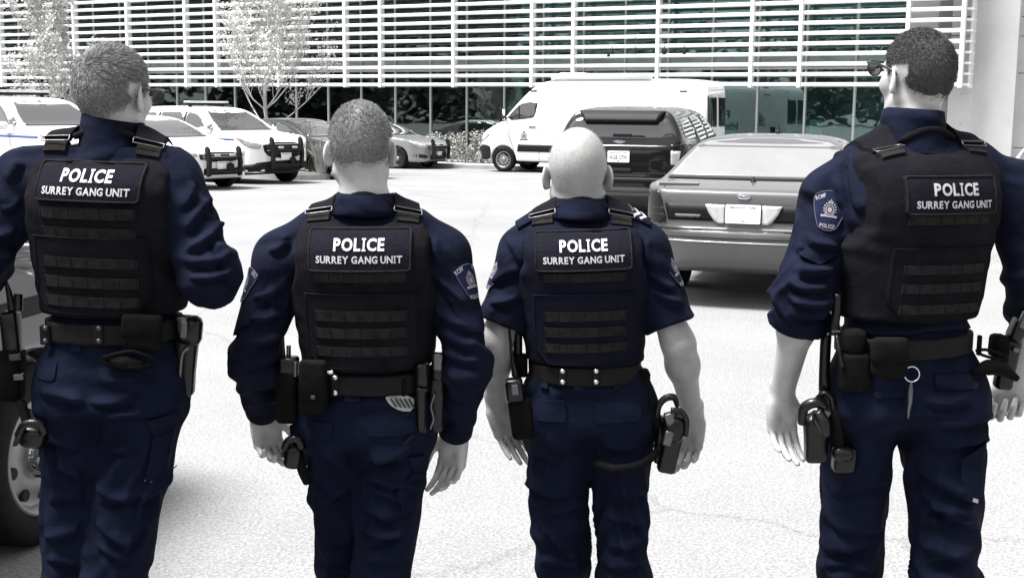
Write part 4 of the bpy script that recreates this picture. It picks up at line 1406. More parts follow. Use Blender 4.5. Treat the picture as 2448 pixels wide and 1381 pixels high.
for sg in (1, -1):
    tr.pa('headlight', round_rect(sg*.78-.12, sg*.78+.12, .76, 1.05, .03), tr.Fr, M_lens, .01)
mirror_pair(tr, 1.35, 1.45, .98, M_blk)
tr.wheels(M_rim, 8, None, M_chr)
# deep-dish lug ring of the front wheel
for ax in tr.axles:
    b = MB()
    for kk in range(8):
        a = 2*math.pi*kk/8
        b.lathe([(.016, 0), (.016, .035), (.008, .042), (.001, .042)], (ax + .085*math.cos(a), -(1.98/2-.02), .365 + .085*math.sin(a)), (0, -1, 0), 6)
    b.lathe([(.062, -.02), (.06, .07), (.05, .085), (.001, .088)], (ax, -(1.98/2-.02), .365), (0, -1, 0), 20)
    wb_ = [ch for ch in tr.root.children if ch.name.startswith('wheel')][0 if ax > 0 else -1]
    b.build('lug_nuts', M_chr, tr.root)['kind'] = 'stuff'
th = np.array([.2, .98]); th /= np.linalg.norm(th)
wc = P(104, 1108, 4.85)
rgt = np.array([th[1], -th[0]])
o2 = wc[:2] - rgt*.97 - th*2.06
tr.place((o2[0], o2[1], gz(o2[1])), th)
# ------------------------------------------------------------------ officers
def cloth(name, col, rough=0.9, var=0.18, vscale=9, weave=420.0, wst=0.5, crump=0.0, cscale=9.0):
    """woven cloth: fine weave plus, on loose garments, crumpled creases"""
    m = mat(name, col, rough, var=var, vscale=vscale, detail=6, spec=0.06)
    t = m.node_tree; b = t.nodes['Principled BSDF']
    tc = [n for n in t.nodes if n.type == 'TEX_COORD'][0]
    w = t.nodes.new('ShaderNodeTexNoise'); w.inputs['Scale'].default_value = weave; w.inputs['Detail'].default_value = 2
    n = t.nodes.new('ShaderNodeTexNoise'); n.inputs['Scale'].default_value = 30; n.inputs['Detail'].default_value = 4
    t.links.new(tc.outputs['Object'], w.inputs['Vector']); t.links.new(tc.outputs['Object'], n.inputs['Vector'])
    n3 = t.nodes.new('ShaderNodeMath'); n3.operation = 'MULTIPLY'; n3.inputs[1].default_value = 0.07
    t.links.new(n.outputs['Fac'], n3.inputs[0])
    ad = t.nodes.new('ShaderNodeMath'); ad.operation = 'MULTIPLY_ADD'; ad.inputs[1].default_value = 0.022
    t.links.new(w.outputs['Fac'], ad.inputs[0]); t.links.new(n3.outputs[0], ad.inputs[2])
    h = ad.outputs[0]
    if crump:
        mp = t.nodes.new('ShaderNodeMapping'); mp.inputs['Scale'].default_value = (1.0, 1.0, 1.7); mp.inputs['Rotation'].default_value = (0.3, 0.45, 0)
        t.links.new(tc.outputs['Object'], mp.inputs['Vector'])
        r = t.nodes.new('ShaderNodeTexNoise'); r.noise_type = 'RIDGED_MULTIFRACTAL'
        r.inputs['Scale'].default_value = cscale; r.inputs['Detail'].default_value = 1.0; r.inputs['Distortion'].default_value = 0.6
        t.links.new(mp.outputs[0], r.inputs['Vector'])
        a2 = t.nodes.new('ShaderNodeMath'); a2.operation = 'MULTIPLY_ADD'; a2.inputs[1].default_value = crump
        t.links.new(r.outputs['Fac'], a2.inputs[0]); t.links.new(h, a2.inputs[2])
        h = a2.outputs[0]
    bp = t.nodes.new('ShaderNodeBump'); bp.inputs['Strength'].default_value = min(1, wst*2.0); bp.inputs['Distance'].default_value = 0.075
    t.links.new(h, bp.inputs['Height']); t.links.new(bp.outputs[0], b.inputs['Normal'])
    return m
M_shirt = cloth('navy_uniform_cloth', (0.0054, 0.0069, 0.0168), crump=1.05, cscale=5.5)
M_trou = cloth('navy_trouser_cloth', (0.0052, 0.0073, 0.0182), crump=1.15, cscale=4.5)
M_vest = cloth('charcoal_vest_nylon', (0.0060, 0.0055, 0.0078), 0.9, 0.35, 14)
M_vestn = cloth('navy_vest_nylon', (0.0052, 0.0058, 0.0120), 0.9, 0.2, 14)
M_web = cloth('black_webbing', (0.0150, 0.0140, 0.0138), 0.9, 0.35, 40, 600, 0.6)
M_panel = cloth('name_panel_cloth', (0.0072, 0.0072, 0.0120), 0.9, 0.12, 20)
M_letter = mat('white_reflective_lettering', (0.36, 0.36, 0.375), 0.6, var=0.08, vscale=60)
M_belt = mat('black_duty_belt', (0.0062, 0.0060, 0.0062), 0.75, var=0.25, vscale=40, bump=0.15, bscale=300, spec=0.15)
M_gear = mat('black_gear_plastic', (0.0030, 0.0030, 0.0034), 0.30, var=0.2, vscale=30, bump=0.08, bscale=160, spec=0.35)
M_nyl = cloth('black_pouch_nylon', (0.0050, 0.0047, 0.0052), 0.9, 0.3, 30)
M_snap = mat('bright_snap', (0.6, 0.6, 0.6), 0.25, 0.8, var=0)
M_snapd = mat('dark_snap', (0.05, 0.05, 0.05), 0.35, 0.5, var=0)
M_steel = mat('brushed_steel', (0.12, 0.12, 0.125), 0.35, 0.9, var=0.1)
M_boot = mat('black_boot_leather', (0.01, 0.01, 0.011), 0.45, var=0.2)
M_lens2 = mat('dark_sunglass_lens', (0.01, 0.01, 0.012), 0.08, var=0, coat=1)
M_badge = cloth('blue_badge_cloth', (0.0095, 0.0125, 0.034), 0.9, 0.1, 30)
M_thread = mat('pale_badge_thread', (0.20, 0.185, 0.215), 0.8, var=0.2, vscale=150)
M_edge = mat('grey_piping', (0.045, 0.048, 0.062), 0.8, var=0.1)
def skin_mat(name, v):
    return mat(name, (v, v*0.985, v*0.975), 0.5, var=0.10, vscale=28, detail=6, bump=0.12, bscale=220, spec=0.35, sss=0.06)
def hair_mat(name, v):
    return mat(name, (v, v, v*1.02), 0.6, var=0.35, vscale=140, detail=3, spec=0.15)

TT = np.array([-.30, -.15, 0, .28, .52, .706, .82, .894, .953, 1.0, 1.05])
TA = np.array([.150, .146, .141, .151, .166, .1755, .163, .137, .100, .073, .060])
TB = np.array([.120, .118, .115, .118, .122, .125, .115, .098, .080, .066, .056])
TC = np.array([0, 0, 0, -.005, -.012, -.018, -.014, -.004, .012, .022, .028])

def limb_coords(v, a, b):
    ba = b - a; L = np.linalg.norm(ba); d = ba/L
    R = basis(d, (1, 0, 0))
    q = (v - a) @ R
    r = np.hypot(q[:, 0], q[:, 1])
    return q[:, 2]/L, np.arctan2(q[:, 1], q[:, 0]), r, L

CRT = np.array(CR.transposed())
def to_px(v):
    q = (v - np.array([0, 0, CAMH])) @ CRT.T
    return np.stack([1224 + F*q[:, 0]/-q[:, 2], 690.5 - F*q[:, 1]/-q[:, 2]], 1)

def folds(v, n, segs, seed, base=0.0035, strokes=(), k_amp=1.0):
    """cloth relief: soft unevenness, bunching near the joints, and long drawn folds (crest above, valley below)
    on the back of the garment; strokes = (x0, y0, x1, y1[, width, depth]) measured on the photograph"""
    h = base*vnoise(v*np.array([8, 8, 5.0]), seed) + base*0.25*vnoise(v*20, seed+1)
    wr = 0.8*vnoise(v*6.0, seed+2) + 0.15*vnoise(v*14.0, seed+3)
    for k, (a, b, t0, tw, amp, freq, shear, rmax) in enumerate(segs):
        t, ph, r, L = limb_coords(v, np.asarray(a), np.asarray(b))
        w = np.exp(-((t - t0)/tw)**2)*np.clip((rmax - r)/(0.3*rmax), 0, 1)
        ph0 = seed*1.7 + k*2.1
        q = t*L*freq*0.6 + shear*np.sin(ph + ph0) + 0.35*shear*np.sin(2*ph + 1.3*seed + k) + wr*0.7
        s = 0.5 - 0.5*np.cos(2*np.pi*q)
        ridge = 1.4*s**2.0 - 0.5
        mod = np.clip(0.4 + 0.9*vnoise(v*7.0, seed+5+k), 0, 1.2)
        h = h + w*amp*1.5*ridge*mod
    if len(strokes):
        px = to_px(v)
        back = np.clip(0.35 - n[:, 1], 0, 0.35)/0.35
        wob = 5.0*vnoise(v*9, seed+11)
        rs = np.random.RandomState(seed)
        for st in strokes:
            x0, y0, x1, y1 = st[:4]
            wd = (st[4] if len(st) > 4 else 11.0)*(0.85 + .4*rs.rand()); am = (st[5] if len(st) > 5 else 0.0085)*k_amp
            d = np.array([x1-x0, y1-y0], float); L = np.linalg.norm(d); d /= L
            nn = np.array([-d[1], d[0]])
            if nn[1] < 0: nn = -nn                                   # towards the ground
            r = px - np.array([x0, y0])
            t = (r @ d)/L
            sag = 10*np.sin(np.clip(t, 0, 1)*np.pi)*(1 if rs.rand() < .7 else -.4)
            e = r @ nn - sag + wob
            tp = np.clip(np.minimum(t, 1-t)/.28 + .12, 0, 1); tp = tp*tp*(3-2*tp)
            ww = wd*(0.6 + 0.5*tp)
            prof = np.exp(-np.abs(e/ww)**1.6) - 0.95*np.exp(-np.abs((e - 1.2*ww)/(0.75*ww))**1.6)
            h = h + back*am*tp*prof
    return v + n*h[:, None]

def letter_word(word, H, Wd, bold=0.035, gap=0.10):
    """a word of bold capitals with slab I, H high and Wd wide"""
    x = 0.0; parts = []
    for ch in word:
        if ch == ' ':
            x += 0.34; continue
        if ch == 'I':
            w = 0.34; t = 0.15; sx = 0.16
            parts += [fan2d([(x, 0), (x+w, 0), (x+w, .13), (x, .13)]), fan2d([(x, .87), (x+w, .87), (x+w, 1), (x, 1)]), fan2d([(x+w/2-t/2, .13), (x+w/2+t/2, .13), (x+w/2+t/2, .87), (x+w/2-t/2, .87)])]
        else:
            v, f = text_geo(ch, 1.0, bold)
            v = v - v.min(0)
            v = v/np.ptp(v[:, 1])
            v[:, 0] *= 0.90
            w = v[:, 0].max()
            v[:, 0] += x
            parts.append((v, f))
        x += w + gap
    V, Fc = geo_join(parts)
    V = V - (V.min(0) + V.max(0))/2
    V[:, 0] *= Wd/np.ptp(V[:, 0]); V[:, 1] *= H
    return V, Fc
WORD1 = letter_word('POLICE', .030, .124)
WORD2 = letter_word('SURREY GANG UNIT', .0180, .210, .03, .09)

def hand_sdf(W, a, pn, thumb, sc=1.0, curl=(25, 25, 15), spread=0.0, tcurl=(20, 15)):
    a = np.asarray(a, float); a /= np.linalg.norm(a)
    pn = np.asarray(pn, float); pn = pn - a*pn.dot(a); pn /= np.linalg.norm(pn)
    s = np.cross(a, pn)
    s = s*thumb                      # s points to the thumb side
    R = np.stack([s, pn, a], 1)
    prims = []
    palm = (W + a*.052*sc, np.array([.040, .0145, .046])*sc, R)
    tips = []
    for k, (off, ln) in enumerate(((.030, .95), (.0105, 1.06), (-.0095, .99), (-.0285, .80))):
        p = W + a*(.092 - .004*abs(k-1.2))*sc + s*off*sc + pn*.001
        ang = 0.0
        for j, L in enumerate((.044, .028, .023)):
            ang += math.radians(curl[j]*(0.85 + .13*k) + (0 if j else 2*k))
            d = a*math.cos(ang) + pn*math.sin(ang) + s*(spread*(1.5-k)*.12)
            d /= np.linalg.norm(d)
            q = p + d*L*ln*sc
            r0, r1 = (.0098, .0090, .0082)[j]*sc, (.0090, .0082, .0066)[j]*sc
            if k == 3: r0 *= .88; r1 *= .88
            prims.append((p, q, r0, r1))
            p = q
        tips.append(p)
    p = W + a*.022*sc + s*.024*sc + pn*.006
    for j, (L, r0, r1) in enumerate(((.042, .0165, .0125), (.034, .0118, .0105), (.028, .0105, .0075))):
        ang = math.radians((46, 26, 12)[j] - tcurl[0]*.3*j)
        d = a*math.cos(ang) + s*math.sin(ang) + pn*math.radians(tcurl[1])*(1 + .5*j)
        d /= np.linalg.norm(d)
        q = p + d*L*sc
        prims.append((p, q, r0*sc, r1*sc))
        p = q
    def f(P_):
        d = sd_box(P_, palm[0], palm[1], .0135*sc, palm[2])
        d = smin(d, sd_ell(P_, W + a*.035*sc + s*.022*sc + pn*.008, np.array([.019, .013, .034])*sc, R), .012)   # ball of the thumb
        d = smin(d, sd_ell(P_, W + a*.045*sc - s*.026*sc + pn*.007, np.array([.014, .012, .036])*sc, R), .012)   # heel of the hand
        d = smin(d, sd_cone(P_, W - a*.03, W + a*.02*sc, .027*sc, .025*sc), .02)
        fing = None
        for (p0, q0, r0, r1) in prims[:12]:
            e = sd_cone(P_, p0, q0, r0, r1)
            fing = e if fing is None else smin(fing, e, .0022)
        d = smin(d, fing, .007)
        for (p0, q0, r0, r1) in prims[12:]:
            d = smin(d, sd_cone(P_, p0, q0, r0, r1), .006)
        return d
    return f, prims, tips

def bbox_of(pts, pad):
    pts = np.asarray(pts)
    return pts.min(0) - pad, pts.max(0) + pad

class Man:
    def __init__(s, c):
        s.c = c
        s.Y = c['Y']
        s.s = F/s.Y
        J = {}
        for k, v in c['joints'].items():
            Yk = s.Y + (v[2] if len(v) > 2 else 0)
            if v[1] < 5:                       # a height in metres instead of a pixel row
                lo_, hi_ = -500.0, 4000.0
                for _ in range(40):
                    mid = (lo_ + hi_)/2
                    if P(v[0], mid, Yk)[2] > v[1]: lo_ = mid
                    else: hi_ = mid
                J[k] = P(v[0], lo_, Yk)
            else:
                sd = {'belt': .125, 'collar': .06, 'hipL': .10, 'hipR': .10}.get(k, 0)   # seen on the back's surface
                J[k] = P(v[0], v[1], Yk - sd); J[k][1] = Yk
        s.J = J
        s.yaw = math.radians(c.get('yaw', 0))
        s.er = np.array([math.cos(s.yaw), math.sin(s.yaw), 0]); s.ef = np.array([-math.sin(s.yaw), math.cos(s.yaw), 0])
        s.belt = J['belt']; s.col = J['collar']
        s.L = s.col[2] - s.belt[2]
        ws = c.get('w', 1.0)
        s.fa = spline(TT, TA*ws); s.fb = spline(TT, TB*c.get('dw', 1.0)); s.fc = spline(TT, TC)
        g = (J['ankL'] + J['ankR'])/2
        s.base = np.array([s.belt[0], s.Y, gz(s.Y)])
        s.root = empty('person', s.base, c['label'], 'person', 'officers walking across the lot')
    def tt(s, z):
        return (z - s.belt[2])/s.L
    def zt(s, t):
        return s.belt[2] + t*s.L
    def local(s, p):
        t = np.clip(s.tt(p[:, 2]), -.3, 1.05)
        cx = s.belt[0] + (s.col[0]-s.belt[0])*t; cy = s.belt[1] + (s.col[1]-s.belt[1])*t
        dx, dy = p[:, 0]-cx, p[:, 1]-cy
        return dx*s.er[0] + dy*s.er[1], dx*s.ef[0] + dy*s.ef[1], t
    def world(s, x, y, z):
        t = s.tt(z)
        c = np.array([s.belt[0] + (s.col[0]-s.belt[0])*t, s.belt[1] + (s.col[1]-s.belt[1])*t, 0])
        return c + x*s.er + y*s.ef + np.array([0, 0, z])
    def torso(s, p):
        x, y, t = s.local(p)
        a, b, c = s.fa(t), s.fb(t), s.fc(t)
        q = (np.abs(x/a)**2.35 + np.abs((y-c)/b)**2.35 + 1e-9)**(1/2.35)
        d = (q - 1)*np.minimum(a, b)*0.92
        return smax(d, np.maximum(p[:, 2] - s.zt(1.05), s.zt(-.28) - p[:, 2]), .02)
    def torso_n(s, p):
        """torso with the slope of the shoulders, without arms"""
        d = s.torso(p)
        nk = s.world(0, .015, s.zt(.96))
        for side in 'LR':
            sh = s.J['sh'+side]
            m = nk + (sh-nk)*.55 + np.array([0, 0, .012])
            d = smin(d, sd_cone(p, nk, m, .060, .062), .05)
        return d
    def sleeve(s, p, side):
        J, c = s.J, s.c
        sh, el, wr = J['sh'+side], J['el'+side], J['wr'+side]
        ra = c.get('arm', (.074, .064, .047))
        end = c['sleeve'][side]       # 0..1 upper arm, 1..2 forearm
        if end <= 1:
            e = sh + (el-sh)*end
            d = sd_cone(p, sh, e + (el-sh)*.15, ra[0], ra[1]*1.16)
            dr = (el-sh)/np.linalg.norm(el-sh)
            d = smax(d, (p-e) @ dr, .006)
        else:
            d = sd_cone(p, sh, el, ra[0], ra[1])
            e = el + (wr-el)*(end-1)
            dr = (wr-el)/np.linalg.norm(wr-el)
            rr = ra[1] + (ra[2]-ra[1])*(end-1)
            d2 = sd_cone(p, el, e + dr*.02, ra[1], rr)
            d2 = smax(d2, (p-e) @ dr, .006)
            d = smin(d, d2, .03)
        return d
    def shirt(s, p):
        d = s.torso(p)
        nk = s.world(0, .015, s.zt(.96))
        for side in 'LR':
            sh = s.J['sh'+side]
            m = nk + (sh-nk)*.55 + np.array([0, 0, .012])
            d = smin(d, sd_cone(p, nk, m, .060, .062), .05)
            d = smin(d, sd_cone(p, m, sh + np.array([0, 0, .004]), .062, .066), .05)
            d = smin(d, s.sleeve(p, side), .05)
        return d
    def vest(s, p):
        x, y, t = s.local(p)
        d = s.torso_n(p) - s.c.get('vth', .023)
        c = s.c
        up = sd_poly(np.abs(x), t*s.L, np.array([(-.2, c['vb']*s.L), (.34, c['vb']*s.L), (.34, .40*s.L), (.20, .50*s.L), (.176, .58*s.L), (c['vw'], .70*s.L), (c['vw'], .86*s.L), (c['vw']-.018, .93*s.L), (.075, .945*s.L), (.05, .925*s.L), (-.2, .925*s.L)]))
        return smax(d, up, .012)
    def pants(s, p):
        J, c = s.J, s.c
        x, y, t = s.local(p)
        hip = (J['hipL'] + J['hipR'])/2
        w = np.linalg.norm(J['hipL']-J['hipR'])/2
        top = s.belt[2] + .05
        R = np.stack([s.er, s.ef, np.array([0, 0, 1.0])], 1)
        zc = (top + hip[2])/2
        a = s.fa(np.array([0.0]))[0]*1.0; b = s.fb(np.array([0.0]))[0]
        tz = np.clip((p[:, 2]-hip[2])/(top-hip[2]), 0, 1)
        aa = (w + c['thigh'][0]*.86)*(1-tz) + (a+.004)*tz; bb = (b+.012)*(1-tz) + (b+.002)*tz
        cx = hip[0]*(1-tz) + s.belt[0]*tz; cy = hip[1]*(1-tz) + s.belt[1]*tz
        dx, dy = p[:, 0]-cx, p[:, 1]-cy
        X, Yl = dx*s.er[0]+dy*s.er[1], dx*s.ef[0]+dy*s.ef[1]
        q = (np.abs(X/aa)**2.3 + np.abs(Yl/bb)**2.3 + 1e-9)**(1/2.3)
        d = (q-1)*np.minimum(aa, bb)*.9
        d = smax(d, np.maximum(p[:, 2]-top, (hip[2]-.03)-p[:, 2]), .03)
        legs = []
        for side, k in (('L', 0), ('R', 1)):
            h, kn, an = J['hip'+side], J['kn'+side], J['ank'+side]
            th = c['thigh'][k]
            e = sd_cone(p, h, kn, th, c['knee'][k])
            e = smin(e, sd_cone(p, kn, an, c['knee'][k], .064), .03)
            e = smin(e, sd_ell(p, h + np.array([0, -.030, .02]), (.082, .085, .105)), .06)   # seat
            legs.append(e)
        d = smin(d, smin(legs[0], legs[1], .03), .06)
        an = (J['ankL'][2] + J['ankR'][2])/2
        return np.maximum(d, (gz(s.Y)+.055)-p[:, 2])
    # ---- building
    def build(s):
        c, J, b = s.c, s.J, s.base
        seed = c['seed']
        # shirt
        pts = [J['shL'], J['shR'], J['elL'], J['elR'], s.belt, s.col, s.world(0, 0, s.zt(-.2))]
        for side in 'LR':
            if c['sleeve'][side] > 1:
                pts.append(J['el'+side] + (J['wr'+side]-J['el'+side])*(c['sleeve'][side]-1))
        lo, hi = bbox_of(pts, .16); lo[2] = min(s.zt(-.26), min(q_[2] for q_ in pts[7:]) - .09) if len(pts) > 7 else s.zt(-.26); hi[2] = s.zt(1.0)
        f_sh = lambda p: np.maximum(s.shirt(p), p[:, 2]-s.zt(1.0))
        v, f, n = polygonize(f_sh, lo-.01, hi+.02, .0065)
        segs = []
        for side in 'LR':
            sh, el, wr = J['sh'+side], J['el'+side], J['wr'+side]
            A = c.get('fold', 1.0)
            segs += [(sh, el, .95, .32, .0085*A, 22, .55, .13), (sh, el, .45, .3, .0045*A, 15, .9, .13)]
            if c['sleeve'][side] > 1:
                segs += [(el, wr, .15, .35, .0085*A, 20, .6, .12), (el, wr, .7, .4, .004*A, 16, .8, .1)]
        tb = s.world(0, 0, s.zt(0)); tc_ = s.world(0, 0, s.zt(1))
        segs += [(tb, tc_, .02, .16, .006, 20, .35, .30)]
        v = folds(v, n, segs, seed, .003, c.get('sfolds', ()), 1.6)
        obj('shirt', v, f, M_shirt, s.root, True, b)
        # cuffs
        for side in 'LR':
            e_ = c['sleeve'][side]
            sh, el, wr = J['sh'+side], J['el'+side], J['wr'+side]
            if e_ > 1:
                A0, d0 = el + (wr-el)*(e_-1), (wr-el)/np.linalg.norm(wr-el)
                ra = c.get('arm', (.074, .064, .047)); rr = ra[1] + (ra[2]-ra[1])*(e_-1)
                mb = MB()
                mb.lathe([(rr-.006, -.04), (rr+.003, -.038), (rr+.0035, .004), (rr-.004, .006), (rr-.006, -.02)], A0, d0, 26)
                mb.build('cuff', M_shirt, s.root, True, b)
        # trousers
        pts = [J[k] for k in ('hipL', 'hipR', 'knL', 'knR', 'ankL', 'ankR', 'belt')]
        lo, hi = bbox_of(pts, .17); lo[2] = gz(s.Y) + .03
        v, f, n = polygonize(s.pants, lo, hi, .0072)
        segs = []
        for side in 'LR':
            h, kn, an = J['hip'+side], J['kn'+side], J['ank'+side]
            segs += [(h, kn, .22, .25, .0075, 11, 1.3, .16), (h, kn, .60, .28, .0085, 9, 1.6, .15), (h, kn, .95, .22, .0105, 13, 1.0, .14), (kn, an, .5, .5, .008, 9, .9, .14)]
        v = folds(v, n, segs, seed+20, .0038, c.get('tfolds', ()), 1.8)
        obj('trousers', v, f, M_trou, s.root, True, b)
        # boots
        for side in 'LR':
            an = J['ank'+side].copy(); g0 = gz(s.Y); an[2] = g0 + .12
            fw = s.ef
            def fb(p, an=an):
                d = sd_cone(p, an, an - np.array([0, 0, .07]), .055, .052)
                d = smin(d, sd_cone(p, an - np.array([0, 0, .065]) - fw*.03, an - np.array([0, 0, .075]) + fw*.15, .05, .045), .03)
                return np.maximum(d, g0 - p[:, 2])
            lo, hi = bbox_of([an, an + fw*.2, an - fw*.1], .08); lo[2] = g0-.02
            v, f, n = polygonize(fb, lo, hi, .012)
            obj('boot', v, f, M_boot, s.root, True, b)
        s.build_body()
        s.build_vest()
        s.build_collar()
        s.build_belt()
    def head_frame(s):
        h = s.c['head']
        yaw = math.radians(h['yaw']); tilt = math.radians(h.get('tilt', 0)); roll = math.radians(h.get('roll', 0))
        R = rotz(yaw) @ np.array(Matrix.Rotation(-tilt, 3, 'X')) @ np.array(Matrix.Rotation(roll, 3, 'Y'))
        k = h.get('k', 1.0)
        O = P(h['px'], h['py'], s.Y + h.get('dy', .03)) - np.array([0, 0, .122*k])
        return O, R, k
    def head_sd(s, p):
        O, R, k = s.head_frame()
        q = ((p - O) @ R)/k
        d = sd_ell(q, (0, -.012, .030), (.0765, .097, .091))
        d = smin(d, sd_ell(q, (0, -.035, .005), (.066, .068, .075)), .03)       # back of the skull
        d = smin(d, sd_ell(q, (0, .035, -.045), (.057, .060, .078)), .03)       # face
        for sg in (-1, 1):
            d = smin(d, sd_ell(q, (sg*.044, .05, -.02), (.024, .035, .026)), .02)   # cheek
            d = smin(d, sd_cone(q, np.array([sg*.055, .0, -.06]), np.array([sg*.016, .082, -.105]), .020, .020), .02)  # jaw
        d = smin(d, sd_ell(q, (0, .075, .03), (.045, .02, .016)), .02)          # brow
        d = smin(d, sd_cone(q, np.array([0, .094, .008]), np.array([0, .113, -.032]), .007, .012), .012)
        for z in (-.062, -.074):
            d = smin(d, sd_ell(q, (0, .089, z), (.022, .011, .0055)), .004)
        for sg in (-1, 1):
            d = smax(d, -sd_ell(q, (sg*.031, .098, .002), (.017, .012, .010)), .012)
            d = smin(d, sd_ell(q, (sg*.031, .083, .002), (.012, .012, .012)), .002)
        d = d*k
        # neck
        nb = s.world(0, .012, s.zt(.985))
        top = O + R @ (np.array([0, -.020, -.045])*k)
        d = smin(d, sd_cone(p, top, nb, .056*k*s.c.get('neck', 1.0), .061*s.c.get('neck', 1.0)), .03)
        d = smin(d, sd_cone(p, nb, nb - np.array([0, 0, .06]), .062, .08), .04)
        # ears
        for sg in (-1, 1):
            Re = rotz(sg*.55) @ np.array(Matrix.Rotation(-.2, 3, 'X'))
            c0 = np.array([sg*.0855, -.006, -.012])
            e = sd_ell(q, c0, (.0062, .0205, .034), Re)
            e = smin(e, sd_ell(q, c0 + np.array([0, .004, -.024]), (.006, .010, .012), Re), .01)
            e = smax(e, -sd_ell(q, c0 + np.array([sg*.007, .004, .003]), (.006, .010, .020), Re), .004)
            d = smin(d, e*k, .009)
        return d
    def build_body(s):
        c, J, b = s.c, s.J, s.base
        O, R, k = s.head_frame()
        skin = c['skin']
        pieces = []
        lo, hi = bbox_of([O], .14); hi[2] = O[2] + .145; lo[2] = s.zt(.96)
        fh = lambda p: np.maximum(s.head_sd(p), s.zt(.965) - p[:, 2])
        v, f, n = polygonize(fh, lo, hi, .0040)
        pieces.append((v, f.tolist()))
        # hair
        q = ((v - O) @ R)/k
        hl = c.get('hair')
        if hl:
            s.build_hair(v, f, n, q, hl, O, R, k)
        # arms and hands
        for side, sg in (('L', -1), ('R', 1)):
            sh, el, wr = J['sh'+side], J['el'+side], J['wr'+side]
            hd = c['hand'][side]
            fh_, prims, tips = hand_sdf(wr + 0*wr, hd['a'], hd['pn'], hd.get('thumb', 1), hd.get('sc', 1.03), hd.get('curl', (25, 25, 15)), hd.get('spread', .3), hd.get('tc', (20, 10)))
            ar = c.get('flesh', (.048, .041, .028))
            fa_ = (wr - el)/np.linalg.norm(wr - el)
            def farm(p, sh=sh, el=el, wr=wr, fh_=fh_):
                d = sd_cone(p, sh, el, ar[0]*1.08, ar[1])
                m1 = el + (wr-el)*.28
                d = smin(d, sd_cone(p, el, m1, ar[1], ar[1]*.99), .035)
                d = smin(d, sd_cone(p, m1, wr, ar[1]*.99, ar[2]), .04)
                return smin(d, fh_(p), .018)
            allp = [sh, el, wr] + [q_[1] for q_ in prims]
            lo, hi = bbox_of(allp, .07)
            v2, f2, n2 = polygonize(farm, lo, hi, .0042 if c['sleeve'][side] < 1.5 else .0036)
            pieces.append((v2, f2.tolist()))
            if hd.get('ring'):
                p0, q0, r0, r1 = prims[6]
                m_ = MB(); d = (q0-p0)/np.linalg.norm(q0-p0); Rr = basis(d)
                a_ = np.linspace(0, 2*np.pi, 17)[:-1]
                m_.tube([p0 + d*.012 + (Rr[:, 0]*math.cos(t) + Rr[:, 1]*math.sin(t))*.0108 for t in a_], .0018, 6, closed=True)
                m_.build('finger_ring', M_snap, s.root, True, b)
        # under the clothes
        def core(p):
            d = s.torso(p) + .03
            for side in 'LR':
                d = smin(d, sd_cone(p, J['hip'+side], J['kn'+side], .07, .05), .04)
                d = smin(d, sd_cone(p, J['kn'+side], J['ank'+side], .05, .04), .03)
                d = smin(d, sd_cone(p, J['sh'+side], s.world(0, 0, s.zt(.8)), .05, .07), .04)
            return d
        lo, hi = bbox_of([J[k2] for k2 in ('ankL', 'ankR', 'shL', 'shR', 'collar', 'belt')], .16)
        v3, f3, n3 = polygonize(core, lo, hi, .028)
        pieces.append((v3, f3.tolist()))
        V, Fc = geo_join(pieces)
        obj('body', V, Fc, skin, s.root, True, b)
    def build_hair(s, v, f, n, q, hl, O, R, k):
        x, y, z = q[:, 0], q[:, 1], q[:, 2]
        wob = .006*vnoise(q*60, 3)
        line = np.interp(y, [-.12, -.075, -.045, -.02, .012, .03, .045, .075, .11], [hl['nape'], hl['nape'], hl['nape']+.02, .0, .012, -.012, .045, .082, .10]) + wob
        ear = (np.abs(x) > .074) & (z < .03) & (y > -.05) & (y < .03)
        reg = (z > line) & ~ear
        allow = np.unique(f[reg[f].all(1)])
        fm = ((z > line + hl.get('fade', .012)) & ~ear)[f].all(1)
        used = np.unique(f[fm])
        mp = np.full(len(v), -1); mp[used] = np.arange(len(used))
        edge = np.clip((z - line)/.03, 0, 1)
        off = .0015 + hl['cap']*edge + hl['cap']*.3*edge*vnoise(q*30, 7)
        cv_ = v + n*off[:, None]
        parts = [] if hl.get('nocap') else [(cv_[used], mp[f[fm]].tolist())]
        # strands
        rs = np.random.RandomState(hl['seed'])
        w = np.sqrt(1.0)
        idx = allow[rs.randint(len(allow), size=hl['n'])]
        idx = idx[rs.rand(len(idx)) < .12 + edge[idx]**.8]
        p0 = cv_[idx] + rs.normal(size=(len(idx), 3))*.0016
        nn = n[idx]
        cw = R @ (np.array(hl.get('whorl', (.0, -.085, .085)))*k) + O
        rad = p0 - cw
        rad -= nn*np.sum(rad*nn, 1)[:, None]
        rl = np.linalg.norm(rad, axis=1)[:, None] + 1e-6
        rad /= rl
        tan = np.cross(nn, rad)
        up = np.array([0, 0, 1.0])
        ed = edge[idx][:, None]
        fl = rad*hl.get('flow', .7) + tan*hl.get('swirl', .5)*np.exp(-rl/.05)
        d1 = nn*hl['lift'] + fl + rs.normal(size=p0.shape)*hl['mess']
        d1 /= np.linalg.norm(d1, axis=1)[:, None]
        d2 = d1 + fl*.5 + rs.normal(size=p0.shape)*hl['mess']*.6 - up*.15
        d2 /= np.linalg.norm(d2, axis=1)[:, None]
        ht = np.interp(q[idx, 2], [-.06, .0, .06], [hl['short'], hl['mid'], 1.0])[:, None]
        L = hl['len']*ht*(.65 + .6*rs.rand(len(idx), 1))
        sd = np.cross(d1, rs.normal(size=p0.shape)); sd /= np.linalg.norm(sd, axis=1)[:, None]
        wd = hl.get('w', .0011)
        p1 = p0 + d1*L*.5; p2 = p1 + d2*L*.5
        V = np.stack([p0 - sd*wd, p0 + sd*wd, p1 + sd*wd*.8, p1 - sd*wd*.8, p2], 1).reshape(-1, 3)
